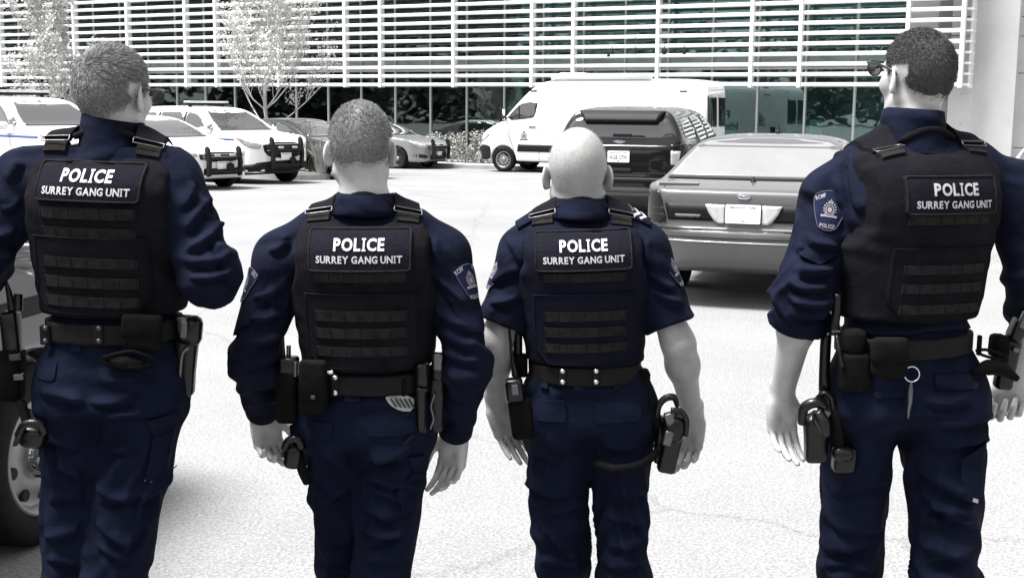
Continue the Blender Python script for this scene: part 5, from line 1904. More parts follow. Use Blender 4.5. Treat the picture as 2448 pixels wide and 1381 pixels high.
        i0 = np.arange(len(idx))*5
        F4 = np.stack([i0, i0+1, i0+2, i0+3], 1).tolist(); F3 = np.stack([i0+3, i0+2, i0+4], 1).tolist()
        parts.append((V, F4 + F3))
        V, Fc = geo_join(parts)
        o = obj('hair', V, Fc, hl['mat'], s.root, True, s.base)
        o['kind'] = 'stuff'
    def build_vest(s):
        c, b = s.c, s.base
        lo, hi = bbox_of([s.world(x, y, z) for x in (-.24, .24) for y in (-.17, .17) for z in (s.zt(c['vb']), s.zt(.95))], .03)
        v, f, n = polygonize(s.vest, lo, hi, .0065)
        h = .0022*vnoise(v*12, c['seed']+7) + .0012*vnoise(v*30, c['seed']+8)
        x, y, t = s.local(v)
        side = np.clip((np.abs(x) - .13)/.03, 0, 1)
        h = h + side*.0014*np.sin(v[:, 2]*95 + 4*vnoise(v*8, 3) + x*30)
        v = v + n*h[:, None]
        vm = c.get('vestm', M_vest)
        vest = obj('vest', v, f, vm, s.root, True, b)
        s.vest_o = vest
        O = s.world(0, 0, 0); O[2] = 0
        lean = (s.col[:2] - s.belt[:2])/s.L
        def frame(fn):
            # x across the back, height measured along the torso
            lx = lean[0]*s.er[0] + lean[1]*s.er[1]
            fr = Frame(s.world(0, 0, s.belt[2]) - s.ef*.6, s.er - np.array([0, 0, lx]), np.array([lx*s.er[0], lx*s.er[1], 1.0]), s.ef, fn)
            return fr
        fr = frame(s.vest)
        L = s.L
        pc = c.get('px0', 0.0)
        # lower plate pocket
        t1, t0 = c['flap'], c['vb'] + .02
        pw = c.get('pw', .140)
        poly = [(-pw, t1*L), (pw, t1*L), (pw, t0*L + .045), (pw-.035, t0*L), (-pw+.035, t0*L), (-pw, t0*L + .045)]
        po = patch('plate_pocket', poly, fr, vm, vest, b, .007, .012, .012, False)
        mb = MB()
        pp = fr.pts(np.array([(x_, t1*L) for x_ in np.linspace(-pw, pw, 25)]), .007)
        mb.tube(pp, .0022, 6); mb.build('pocket_hem', vm, po, True, b)
        pt = resample_open([(-pw+.004, t1*L), (-pw+.004, t0*L+.047), (-pw+.037, t0*L+.004), (pw-.037, t0*L+.004), (pw-.004, t0*L+.047), (pw-.004, t1*L)], .015)
        mb = MB(); mb.tube(fr.pts(pt, .0072), .0019, 6); mb.build('pocket_stitch', M_edge if False else vm, po, True, b)
        # webbing rows
        ww = c.get('ww', .114)
        for k_, (ta, tb) in enumerate(c['webs']):
            fo = .004 if ta > t1 else .011
            web = patch('webbing', [(-ww, tb*L), (-ww, ta*L), (ww, ta*L), (ww, tb*L)], fr, M_web, vest, b, fo, .006, .012, False)
            mb = MB()
            for x_ in np.linspace(-ww+.003, ww-.003, 7):
                pp = fr.pts(np.array([(x_, tb*L+.001), (x_, (ta+tb)/2*L), (x_, ta*L-.001)]), fo + .0004)
                mb.tube(pp, .0009, 5)
            mb.build('stitching', M_panel, web, False, b)['kind'] = 'stuff'
        # name panel with lettering
        ta, tb = c['panel']
        hw = .126
        rr = round_rect(pc-hw, pc+hw, tb*L, ta*L, .010)
        pan = patch('name_panel', rr, fr, M_panel, vest, b, .009, .012, .012, False)
        mb = MB()
        loop = resample(round_rect(pc-hw+.002, pc+hw-.002, tb*L+.002, ta*L-.002, .009), .012)
        mb.tube(fr.pts(loop, .0095), .0026, 6, closed=True); mb.build('panel_edge', M_web, vest, True, b)
        cz = (ta+tb)/2*L
        V, Fc = geo_join([(WORD1[0] + np.array([pc, cz + .014]), WORD1[1]), (WORD2[0] + np.array([pc, cz - .0215]), WORD2[1])])
        p0 = fr.pts(V, .0108); p1 = p0 + s.ef*.004
        drape('lettering', V, Fc, fr, M_letter, vest, b, .0112)
        # shoulder straps, buckles and drag handle
        D = s.ef*.70 - np.array([0, 0, .714]); U = s.er; Vv = s.ef*.714 + np.array([0, 0, .70])
        fs = Frame(s.world(0, 0, s.zt(.93)) - D*.5, U, Vv, D, lambda p: np.minimum(s.shirt(p), s.vest(p)))
        sx, sw = c.get('sx', .108), .031
        zb_ = c.get('sv', (-.015, .085))
        for sg in (-1, 1):
            poly = [(sg*sx-sw, zb_[0]), (sg*sx+sw, zb_[0]), (sg*(sx-.012)+sw*.95, zb_[1]), (sg*(sx-.012)-sw*.95, zb_[1])]
            patch('shoulder_strap', poly, fs, M_vest, vest, b, .014, .016, .012, False)
            patch('strap_tab', [(sg*sx-.027, zb_[0]-.035), (sg*sx+.027, zb_[0]-.035), (sg*sx+.027, zb_[0]+.006), (sg*sx-.027, zb_[0]+.006)], fs, M_web, vest, b, .008, .01, .012, False)
            e = fs.pts(np.array([(sg*sx-sw-.003, zb_[0]+.002), (sg*sx+sw+.003, zb_[0]+.002), (sg*sx+sw+.003, zb_[0]-.013), (sg*sx-sw-.003, zb_[0]-.013)]), .017)
            mb = MB(); loop = np.concatenate([np.linspace(e[i], e[(i+1) % 4], 5)[:-1] for i in range(4)])
            mb.tube(loop, .0016, 6, closed=True); mb.build('buckle', M_steel, vest, True, b)
        xs = np.linspace(-.075, .075, 15)
        bow = .007*np.cos(xs/.075*math.pi/2)
        hv = c.get('hv', .012)
        pp = fs.pts(np.stack([xs, np.full(15, zb_[0]+hv) + .006*np.cos(xs/.075*math.pi/2)], 1), .004) - D*bow[:, None]
        mb = MB(); mb.tube(pp, [.008 + .005*math.cos(x_/.075*math.pi/2) for x_ in xs], 10); mb.build('drag_handle', M_vest, vest, True, b)
    def build_collar(s):
        c, b = s.c, s.base
        co = c['collar_shape']
        nb = s.world(0, .010, s.zt(.985))
        O, R, k = s.head_frame()
        n = 40; rings = []
        ax = np.array([0, 0, 1.0])
        prof = co['prof']           # (radius factor, height, back shift)
        ang = np.linspace(math.radians(-250), math.radians(70), n)      # open at the throat
        V, Fc = [], []
        m = len(prof)
        for i, a in enumerate(ang):
            cx, sy = math.cos(a), math.sin(a)
            for (r, h, sh) in prof:
                rx, ry = .066*r*c.get('neck', 1), .068*r*c.get('neck', 1)
                hh = h - co.get('drop', .02)*max(0, sy)*(1 if h > 0 else .6) + co.get('tiltx', 0)*cx
                p = nb + s.er*(rx*cx) + s.ef*(ry*sy + sh) + np.array([0, 0, hh]) + co.get('lean', np.zeros(3))*max(0, h)
                V.append(p + .0012*vnoise(p[None]*30, c['seed'])[0])
        for i in range(n-1):
            for j in range(m-1):
                Fc.append([i*m+j, i*m+j+1, (i+1)*m+j+1, (i+1)*m+j])
        obj('collar', V, Fc, M_shirt, s.root, True, b)
    def build_belt(s):
        c, b = s.c, s.base
        bz = s.belt[2]; bt = c.get('belt_h', .025); sl = c.get('belt_slope', 0.0)
        a_ = s.fa(np.array([0.0]))[0] + .022; b_ = s.fb(np.array([0.0]))[0] + .022
        def fbelt(p):
            x, y, t = s.local(p)
            q = (np.abs(x/a_)**2.35 + np.abs(y/b_)**2.35 + 1e-9)**(1/2.35)
            d = (q - 1)*min(a_, b_)*.95
            zz = bz + sl*((p[:, 0]-s.belt[0]))
            return smax(np.maximum(d, -(d + .016)), np.abs(p[:, 2]-zz) - bt, .004)
        lo, hi = bbox_of([s.world(x, y, bz) for x in (-.24, .24) for y in (-.2, .2)], .03); lo[2] = bz-.07; hi[2] = bz+.07
        v, f, n = polygonize(fbelt, lo, hi, .006)
        s.belt_o = obj('duty_belt', v, f, M_belt, s.root, True, b)
        s.fbelt = fbelt
        s.gear_f = lambda p: np.minimum(np.minimum(s.pants(p), s.torso(p)), fbelt(p))
        s.FB = Frame((0, s.Y-.7, 0), (1, 0, 0), (0, 0, 1), (0, 1, 0), s.gear_f)
        s.FP = Frame((0, s.Y-.7, 0), (1, 0, 0), (0, 0, 1), (0, 1, 0), s.pants)
    # ---- things worn on the belt, measured in the photograph's pixels
    def q(s, px, py, dy=-.13):
        w = P(px, py, s.Y+dy)
        return np.array([w[0], w[2]])
    def gbox(s, name, x0, x1, y0, y1, dy, th, m, rot=0.0, bev=.006, parent=None, yaw=0.0):
        """rounded box covering a pixel rectangle, its near face at depth dy behind the spine"""
        ctr = P((x0+x1)/2, (y0+y1)/2, s.Y+dy+th/2)
        k = (s.Y+dy)/F
        R = rotz(yaw) @ np.array(Matrix.Rotation(rot, 3, 'Y'))
        mb = MB(); mb.box(ctr, (abs(x1-x0)*k, th, abs(y1-y0)*k), R, bev)
        return mb.build(name, m, parent or s.belt_o, True if bev > .004 else False, s.base)
    def gsurf(s, px, py):
        w = s.FB.pts(np.array([s.q(px, py)]), 0)[0]
        return w[1] - s.Y
    def gtube(s, name, pts, r, m, parent=None, n=10):
        w_ = np.array([P(a, bb, s.Y+d) for a, bb, d in pts]); rr_ = np.full(len(pts), r) if np.isscalar(r) else np.asarray(r, float)
        u_ = np.arange(len(pts)); uu = np.linspace(0, len(pts)-1, (len(pts)-1)*5+1)
        w_ = np.stack([spline(u_, w_[:, k])(uu) for k in range(3)], 1); rr_ = np.interp(uu, u_, rr_)
        mb = MB(); mb.tube(w_, rr_, n)
        return mb.build(name, m, parent or s.belt_o, True, s.base)
    def flap(s, name, pix, m=None, off=.005, th=.008, parent=None, fr=None, edge=True):
        poly = np.array([s.q(a, bb) for a, bb in pix])
        o = patch(name, poly, fr or s.FP, m or M_trou, parent or s.root, s.base, off, th, .014, False)
        if edge:
            mb = MB(); mb.tube((fr or s.FP).pts(resample(poly, .014), off-.001), .0014, 5, closed=True)
            mb.build(name + '_seam', M_trou, o, True, s.base)
        return o
    def keeper(s, px, y0, y1, m_snap, w=17):
        d = s.gsurf(px, (y0+y1)/2)
        k = s.gbox('belt_keeper', px-w/2, px+w/2, y0, y1, d-.008, .012, M_belt, 0, .003)
        for yy in (y0+9, y1-9):
            mb = MB(); c0 = P(px, yy, s.Y+d-.008)
            mb.lathe([(.0075, .004), (.0065, -.002), (.003, -.0045), (.0005, -.005)], c0, (0, 1, 0), 12)
            mb.build('snap', m_snap, k, True, s.base)
    def shield(s, side, t, ax, D, w=.088, h=.098, pocket=True, off=.006):
        """sleeve badge, laid on the upper arm"""
        sh, el = s.J['sh'+side], s.J['el'+side]
        ctr = sh + (el-sh)*t
        D = np.asarray(D, float); D /= np.linalg.norm(D)
        V = np.asarray(ax, float); V -= D*V.dot(D); V /= np.linalg.norm(V)
        U = np.cross(D, V)
        fr = Frame(ctr - D*.2, U, V, D, lambda p: s.sleeve(p, side))
        if pocket:
            patch('sleeve_pocket', [(-.055, -.115), (-.062, .06), (.0, .085), (.062, .05), (.058, -.09), (.0, -.13)], fr, M_shirt, s.root, s.base, .009, .014, .012, False, .4)
            off += .006
        poly = smooth_poly([(-.5, .22), (-.42, .40), (0, .52), (.42, .40), (.5, .22), (.34, -.28), (.2, -.50), (-.2, -.50), (-.34, -.28)], 1)*np.array([w, h])
        o = patch('sleeve_badge', poly, fr, M_badge, s.root, s.base, off, .006, .01, False, .4)
        mb = MB(); mb.tube(fr.pts(resample(poly, .01), off, .4), .0012, 5, closed=True); mb.build('badge_border', M_edge, o, True, s.base)
        V1, F1 = letter_word('POLICE', .0095, .036, .03)
        parts = [(V1 + np.array([0, -.037]), F1)]
        for word, sg in (('RCMP', -1), ('GRC', 1)):
            v_, f_ = letter_word(word, .0095, .026 if sg < 0 else .021, .03)
            a_ = sg*-.5
            v_ = v_ @ np.array([[math.cos(a_), math.sin(a_)], [-math.sin(a_), math.cos(a_)]])
            parts.append((v_ + np.array([sg*.0265, .030]), f_))
        cg = crest_geo(.034)
        parts.append((cg[0] + np.array([0, .002]), cg[1]))
        Vg, Fg = geo_join(parts)
        drape('badge_print', Vg, Fg, fr, M_thread, o, s.base, off+.0015, .4)

SK1, SK2, SK3 = skin_mat('fair_skin', .38), skin_mat('pale_skin', .38), skin_mat('warm_skin', .28)
HA1, HA2, HA4 = hair_mat('mid_brown_hair', .19), hair_mat('cropped_hair', .17), hair_mat('dark_hair', .05)
FOLDED = dict(prof=[(1.02, -.01, 0), (1.0, .040, 0), (1.05, .050, -.002), (1.13, .046, -.006), (1.32, .014, -.012), (1.42, .0, -.014), (1.36, -.006, -.010)], drop=.03)
STAND = dict(prof=[(1.04, -.02, 0), (1.03, .03, 0), (1.05, .072, 0), (1.13, .076, 0), (1.18, .05, -.002), (1.26, .0, -.004), (1.40, -.03, -.006)], drop=.02)
WEBS = [(.673, .616), (.452, .39), (.35, .29), (.24, .184)]
# ---- tousled brown-haired officer beside the truck
m1 = Man(dict(tfolds=[(240,1075,335,1058),(232,1150,310,1192),(228,1190,345,1178),(325,1205,412,1118,13),(232,1235,305,1305,14,.011),(285,1335,372,1225,13),(230,1300,330,1345),(118,1110,205,1150),(112,1195,208,1183),(110,1282,195,1250,13),(112,1335,200,1350),(250,1000,355,985),(90,935,205,962),(215,960,330,940),(100,1030,200,1070)],
    sfolds=[(442,565,502,470,13,.011),(440,605,535,520,13,.011),(430,625,565,602,12,.011),(448,662,562,640),(470,694,552,682),(428,505,456,430),(505,560,560,655,12),(2,505,50,470),(-20,565,40,540),(-40,610,30,600),(20,440,50,380)],
    seed=1, Y=3.06, yaw=-5, w=1.0, label='officer with tousled hair and glasses, sleeves rolled, passing the pickup truck wheel',
    joints=dict(belt=(236, 800), collar=(250, 352), shL=(62, 432), shR=(405, 432), elL=(-62, 640, -.07), wrL=(-40, 640, .16), elR=(502, 655, -.09), wrR=(500, 690, .13),
        hipL=(156, 965), hipR=(318, 965), knL=(163, .52, .0), knR=(266, .52, -.05), ankL=(160, .11, -.04), ankR=(262, .11, -.12)),
    arm=(.070, .068, .056), flesh=(.046, .040, .028), sleeve=dict(L=1.35, R=1.30), thigh=(.092, .100), knee=(.062, .080), fold=1.0,
    head=dict(px=271, py=112, yaw=-22, tilt=5, k=.925), neck=.97, skin=SK1,
    hair=dict(nape=-.066, cap=.0035, seed=3, n=30000, len=.015, short=.35, mid=.6, lift=.30, mess=.14, flow=.8, swirl=.9, mat=HA1, w=.0005, whorl=(-.015, -.090, .070)),
    hand=dict(L=dict(a=(.2, 1, .1), pn=(1, 0, -.2), thumb=-1), R=dict(a=(-.2, 1, .1), pn=(-1, 0, -.2), thumb=1)),
    vb=.09, vw=.172, flap=.530, webs=[(.690, .630), (.585, .530), (.425, .37), (.32, .262), (.215, .158)], panel=(.930, .722), sx=.112, sv=(-.004, .075),
    collar_shape=dict(STAND, tiltx=-.012), vestm=M_vest))
m1.build()
# ---- crop-haired officer in long sleeves
m2 = Man(dict(tfolds=[(862,1128,1005,1165,12,.011),(880,1170,985,1205),(858,1195,955,1242,12,.011),(856,1258,968,1274),(862,1305,985,1262,13,.011),(1000,1130,945,1245,9),(870,1345,972,1335),(735,1090,805,1180,13),(768,1205,842,1160),(782,1292,845,1272),(780,1340,845,1350),(752,1062,842,1112),(860,1092,1000,1058,12),(880,1075,990,1090)],
    sfolds=[(602,722,695,660,12,.011),(588,765,685,742),(570,832,682,792,12,.011),(558,874,675,850),(578,912,682,902),(598,950,672,942),(640,605,692,560,13),(1040,660,1122,742,12,.011),(1034,722,1142,792),(1040,772,1152,832,12,.011),(1048,832,1160,862),(1058,882,1162,902),(1060,932,1152,952),(1040,560,1062,645,12)],
    seed=2, Y=3.19, yaw=0, w=.98, label='officer with cropped hair in long sleeves, bright snaps and pouch on his belt', 
    joints=dict(belt=(868, 922), collar=(868, 505), shL=(676, 622), shR=(1056, 614), elL=(604, 868, -.07), wrL=(630, 985, .13), elR=(1118, 872, -.06), wrR=(1088, 1032, .11),
        hipL=(785, 1035), hipR=(940, 1035), knL=(822, .48, .14), knR=(905, .48, -.02), ankL=(815, .11, .28), ankR=(900, .11, -.10)),
    arm=(.066, .057, .043), flesh=(.042, .031, .0255), sleeve=dict(L=1.93, R=1.97), thigh=(.085, .100), knee=(.068, .076), fold=.9,
    head=dict(px=861, py=246, yaw=2, tilt=10, k=.955), neck=1.0, skin=SK1,
    hair=dict(nape=-.060, cap=.0015, seed=5, n=24000, len=.0055, short=.6, mid=.7, lift=.8, mess=.3, flow=.5, swirl=.5, mat=HA2, w=.0005),
    hand=dict(L=dict(a=(.12, .05, -1), pn=(.50, -.86, .0), thumb=-1, curl=(42, 40, 25), tc=(20, 12)), R=dict(a=(-.10, .05, -1), pn=(-.42, -.90, 0), thumb=1, curl=(28, 30, 20), tc=(20, 6))),
    vb=.082, vw=.166, flap=.546, webs=WEBS, panel=(.918, .678), sx=.112, sv=(-.012, .07),
    collar_shape=FOLDED))
m2.build()
# ---- bald officer in short sleeves
m3 = Man(dict(tfolds=[(1260,1070,1345,1112,13),(1255,1150,1382,1178,12,.011),(1298,1215,1398,1198),(1318,1268,1384,1335,14,.011),(1442,1192,1555,1160,12),(1448,1235,1550,1258,12),(1445,1302,1535,1288),(1290,1340,1392,1352),(1300,1040,1380,1080),(1430,1050,1530,1070),(1440,1345,1535,1340)],
    sfolds=[(1170,682,1245,640,12),(1165,725,1252,702),(1215,560,1252,642,11),(1550,642,1622,692,12),(1558,692,1642,722),(1545,562,1572,652,11)],
    seed=3, Y=3.37, yaw=-1, w=.935, label='bald officer in short sleeves with shoulder flashes and a holster on his thigh',
    joints=dict(belt=(1404, 900), collar=(1391, 515), shL=(1256, 606), shR=(1534, 598), elL=(1184, 818, -.03), wrL=(1188, 962, .10), elR=(1622, 822, -.04), wrR=(1655, 992, .10),
        hipL=(1330, 1010), hipR=(1487, 1010), knL=(1345, .47, .06), knR=(1492, .47, -.02), ankL=(1340, .11, .15), ankR=(1495, .11, -.10)),
    arm=(.064, .060, .045), sleeve=dict(L=.80, R=.80), thigh=(.092, .088), knee=(.072, .068), fold=.8, flesh=(.047, .040, .0275),
    head=dict(px=1382, py=305, yaw=0, tilt=10, k=.985), neck=1.0, skin=SK3,
    hair=dict(nape=-.06, cap=.0, nocap=True, seed=12, n=5000, len=.0020, short=1, mid=1, lift=1.0, mess=.4, flow=.3, swirl=.2, mat=hair_mat('shaved_stubble', .19), w=.00035),
    hand=dict(L=dict(a=(.33, .05, -.95), pn=(.45, -.85, .0), thumb=-1, curl=(12, 14, 8), tc=(20, 5), ring=True), R=dict(a=(-.08, .05, -1), pn=(-.40, -.90, 0), thumb=1, curl=(30, 36, 20), tc=(20, 10))),
    vb=.06, vw=.158, flap=.53, webs=[(.668, .61), (.425, .365), (.325, .265), (.22, .165)], panel=(.923, .68), sx=.105, sv=(-.012, .07), pw=.135, ww=.108,
    collar_shape=FOLDED, vestm=M_vestn))
m3.build()
# ---- tall officer with sunglasses
m4 = Man(dict(tfolds=[(2178,1098,2330,1185,14,.012),(2185,1150,2335,1262,13,.012),(2200,1212,2335,1226),(2192,1290,2325,1332,14,.011),(2230,1015,2385,985,12),(2200,1062,2375,1042),(1985,1182,2125,1150),(1975,1240,2115,1262,13),(1968,1312,2095,1288),(1958,1350,2105,1362),(2195,1345,2330,1300),(2210,960,2330,945)],
    sfolds=[(1922,560,2012,602,13,.012),(1898,602,2002,590,12,.012),(1888,642,2004,642,12,.013),(1880,672,1992,692,12,.012),(1880,712,1992,720,11,.012),(1885,745,1984,748),(1990,420,2042,562,14,.010),(2032,360,2062,522,12),(2030,778,2205,792),(2105,795,2372,778)],
    seed=4, Y=3.15, yaw=18, w=1.05, dw=1.06, label='tall officer with dark hair and sunglasses, sleeve badge and key ring on his belt',
    joints=dict(belt=(2196, 834), collar=(2203, 330), shL=(1988, 474, .03), shR=(2425, 462, .06), elL=(1922, 705, -.05), wrL=(1868, 945, .08), elR=(2480, 700, .02), wrR=(2428, 905, .15),
        hipL=(2085, 985), hipR=(2285, 985), knL=(2032, .54, .08), knR=(2262, .54, -.04), ankL=(2010, .11, .14), ankR=(2262, .11, -.12)),
    arm=(.073, .070, .060), sleeve=dict(L=1.26, R=1.25), thigh=(.094, .112), knee=(.080, .078), fold=1.25, flesh=(.050, .045, .030),
    head=dict(px=2196, py=72, yaw=26, tilt=2, k=.925), neck=1.0, skin=SK2,
    hair=dict(nape=-.066, cap=.0015, seed=9, n=30000, len=.006, short=.4, mid=.6, lift=.45, mess=.16, flow=.6, swirl=.6, mat=HA4, w=.0004),
    hand=dict(L=dict(a=(.06, .03, -1), pn=(.22, -.97, 0), thumb=-1, curl=(22, 24, 18), tc=(20, 4)), R=dict(a=(-.2, .1, -1), pn=(-.3, -.9, 0), thumb=1, curl=(75, 80, 40), tc=(20, 30))),
    vb=.13, vw=.176, flap=.49, webs=[(.65, .605), (.415, .37), (.325, .28), (.225, .18)], panel=(.832, .652), sx=.118, sv=(-.035, .075), hv=.02, belt_slope=.03,
    collar_shape=dict(STAND, tiltx=-.006)))
m4.build()

# ------------------------------------------------------------------ equipment, pockets and badges
def holster(M, pts_top, pts_bot, w, dy, grip, up=None, parent=None, thick=.045):
    """moulded holster between two pixel points, pistol grip and magazine plate above it"""
    a = P(pts_top[0], pts_top[1], M.Y+dy); b_ = P(pts_bot[0], pts_bot[1], M.Y+dy)
    d = (b_-a)/np.linalg.norm(b_-a); R = basis(d, (1, 0, 0))
    L = np.linalg.norm(b_-a)
    def f(p):
        q = (p-a) @ R
        t = np.clip(q[:, 2]/L, 0, 1)
        h = sd_box(p, (a+b_)/2, (w/2, thick/2, L/2), .012, R)
        h = smin(h, sd_cone(p, a + d*.01, a + d*L*.45, w*.52, w*.34), .02)
        return h
    lo, hi = bbox_of([a, b_], .08)
    v, fc, n = polygonize(f, lo, hi, .006)
    o = obj('holster', v, fc, M_gear, parent or M.belt_o, True, M.base)
    # grip with magazine base plate
    g0 = P(grip[0], grip[1], M.Y+dy-.012); g1 = P(grip[2], grip[3], M.Y+dy-.02)
    gd = (g1-g0)/np.linalg.norm(g1-g0); Rg = basis(gd, (1, 0, 0))
    mb = MB(); mb.box((g0+g1)/2, (.034, .05, np.linalg.norm(g1-g0)), Rg, .010); mb.build('pistol_grip', M_gear, o, True, M.base)
    mb = MB(); mb.box(g1 - np.array([0, .018, 0]), (.026, .022, .046), Rg, .005); mb.build('magazine_base', M_steel, o, True, M.base)
    return o

# tousled officer
for px in (108, 236):
    m1.keeper(px, 776, 824, M_snapd, 24)
d = m1.gsurf(335, 800)
hc = m1.gbox('handcuff_case', 292, 388, 752, 838, d-.035, .045, M_nyl, .06, .014)
m1.gbox('case_flap', 290, 390, 750, 808, d-.040, .03, M_nyl, .06, .010, hc)
m1.gtube('glove_loop', [(245, 855, d-.02), (275, 846, d-.05), (318, 840, d-.05), (368, 862, d-.03), (330, 878, d-.04), (270, 872, d-.03), (245, 858, d-.02)], .004, M_nyl)
m1.gtube('glove', [(262, 866, d-.01), (300, 868, d-.025), (345, 872, d-.02)], [.010, .017, .012], M_nyl)
m1.flap('hip_pocket_flap', [(75, 862), (130, 868), (128, 905), (118, 912), (75, 908)])
m1.flap('hip_pocket_flap', [(235, 875), (360, 885), (358, 915), (240, 908)])
m1.flap('belt_loop', [(168, 822), (190, 822), (190, 840), (168, 840)], M_trou, .010, .012)
m1.flap('trouser_label', [(244, 884), (283, 884), (282, 912), (245, 914)], M_web, .004, .006)
m1.flap('cargo_flap', [(350, 1008), (410, 996), (412, 1040), (360, 1052)], M_trou, .010, .014)
cp = m1.flap('cargo_pocket', [(358, 1052), (412, 1044), (408, 1110), (390, 1160), (340, 1160)], M_trou, .014, .02)
m1.flap('pocket_tag', [(340, 1152), (354, 1158), (352, 1163), (338, 1157)], M_letter, .012, .01, None, None, False)
holster(m1, (446, 800), (438, 945), .052, -.01, (448, 812, 442, 772))
m1.gbox('holster_hood', 424, 484, 752, 826, -.045, .05, M_gear, .1, .018)
m1.gbox('magazine_base_plate', 430, 449, 766, 808, -.062, .014, M_steel, .08, .004)
m1.gtube('retention_strap', [(452, 830, -.055), (436, 846, -.06), (430, 900, -.055)], .0045, M_steel)
m1.gbox('belt_slide', 398, 420, 756, 900, -.03, .03, M_nyl, 0, .008)
rd = m1.gbox('radio', 8, 50, 740, 860, -.05, .05, M_gear, -.05, .010)
m1.gtube('radio_aerial', [(30, 742, -.03), (22, 700, -.03), (14, 672, -.03)], [.011, .008, .004], M_gear, rd)
m1.gtube('radio_knob', [(44, 742, -.03), (44, 702, -.03)], .011, M_gear, rd)
for k, (a, bb) in enumerate(((22, 845), (32, 892))):
    m1.gbox('strap_adjuster', a, a+26, bb, bb+16, -.075, .012, M_steel if k else M_snapd, -.1, .003)
m1.gbox('radio_pouch', 2, 56, 830, 960, -.06, .06, M_nyl, .06, .012)
m1.gtube('thigh_strap', [(50, 960, -.05), (62, 1000, -.08), (80, 1060, -.10)], .012, M_nyl)
tp = m1.gbox('thigh_pouch', 48, 112, 1014, 1072, -.12, .05, M_gear, .2, .018)
m1.gtube('pouch_cover', [(44, 1040, -.12), (60, 1014, -.13), (92, 1012, -.13), (108, 1036, -.12)], .010, M_gear, tp)

# crop-haired officer
m2.keeper(801, 893, 948, M_snap, 19)
d = m2.gsurf(800, 920)
rp_ = m2.gbox('radio_pouch', 662, 714, 880, 1012, -.10, .06, M_nyl, .03, .012)
rd = m2.gbox('radio', 668, 714, 850, 910, -.095, .045, M_gear, .03, .008, rp_)
m2.gtube('radio_aerial', [(678, 856, -.07), (677, 830, -.07), (676, 788, -.07)], [.006, .0045, .003], M_gear, rp_)
m2.gtube('radio_knob', [(690, 852, -.07), (690, 826, -.07)], .006, M_steel, rp_)
m2.gbox('speaker_grille', 703, 712, 862, 900, -.105, .02, M_steel, .03, .003, rp_)
pch = m2.gbox('belt_pouch', 716, 784, 868, 990, -.165, .06, M_nyl, .02, .012)
m2.gbox('pouch_flap', 714, 782, 858, 960, -.175, .03, M_nyl, .02, .010, pch)
m2.gbox('pouch_snap', 742, 754, 944, 954, -.18, .01, M_snapd, 0, .003, pch)
m2.gtube('white_clip', [(778, 888, -.15), (790, 890, -.15), (796, 888, -.15)], .005, M_snap, pch)
m2.gbox('belt_slide', 960, 972, 903, 947, m2.gsurf(966, 925)-.006, .012, M_nyl, 0, .003)
m2.gtube('flashlight', [(1006, 1032, -.10), (1006, 930, -.10), (1008, 915, -.10), (1008, 868, -.10)], [.013, .014, .019, .019], M_gear)
m2.gtube('flashlight_ring', [(1007, 925, -.10), (1007, 934, -.10)], .0205, M_gear)
holster(m2, (1044, 880), (1038, 1030), .044, -.04, (1045, 905, 1048, 860))
m2.gbox('magazine_base_plate', 1038, 1060, 842, 880, -.085, .016, M_steel, .12, .005)
m2.gtube('holster_edge', [(1040, 940, -.075), (1030, 970, -.08), (1036, 1000, -.08), (1028, 1025, -.08)], .0035, M_steel)
tg = m2.flap('folded_tape', smooth_poly([(918, 944), (930, 966), (956, 982), (988, 986), (988, 950)], 1), M_rim, .006, .010, m2.belt_o, m2.FB, False)
for k in range(5):
    x = 934 + 11*k
    m2.gtube('tape_rib', [(x, 952 + 4*k*0, m2.gsurf(x, 956)-.012), (x+14, 972 + k, m2.gsurf(x+10, 972)-.012)], .002, M_gear, tg)
m2.flap('hip_pocket_flap', [(732, 1006), (796, 1010), (795, 1044), (786, 1050), (728, 1052)])
m2.flap('hip_pocket_flap', [(872, 1008), (990, 1004), (986, 1034), (960, 1040), (878, 1040)])
m2.flap('belt_loop', [(824, 946), (860, 946), (860, 958), (824, 958)], M_trou, .010, .012)
m2.flap('trouser_label', [(958, 1060), (986, 1038), (990, 1046), (964, 1068)], M_web, .004, .006)
m2.flap('cargo_flap', [(976, 1098), (1010, 1100), (1012, 1150), (986, 1136)], M_trou, .010, .014)
m2.flap('cargo_pocket', [(946, 1185), (985, 1142), (1010, 1152), (1000, 1240), (965, 1245)], M_trou, .012, .018)
m2.gtube('thigh_strap', [(704, 1015, -.04), (708, 1060, -.06), (722, 1120, -.08), (735, 1150, -.06)], .013, M_nyl)
tp = m2.gbox('thigh_pouch', 680, 722, 1056, 1120, -.10, .05, M_gear, .12, .014)
m2.gtube('pouch_cover', [(680, 1072, -.10), (690, 1052, -.11), (712, 1050, -.11), (722, 1070, -.10)], .010, M_gear, tp)
m2.gbox('pouch_buckle', 675, 684, 1072, 1092, -.09, .02, M_gear, 0, .004, tp)
m2.shield('R', .20, (-.12, 0, 1), (-.80, .60, 0), .076, .086)
m2.shield('L', .22, (.12, 0, 1), (.90, .44, 0), .076, .086)
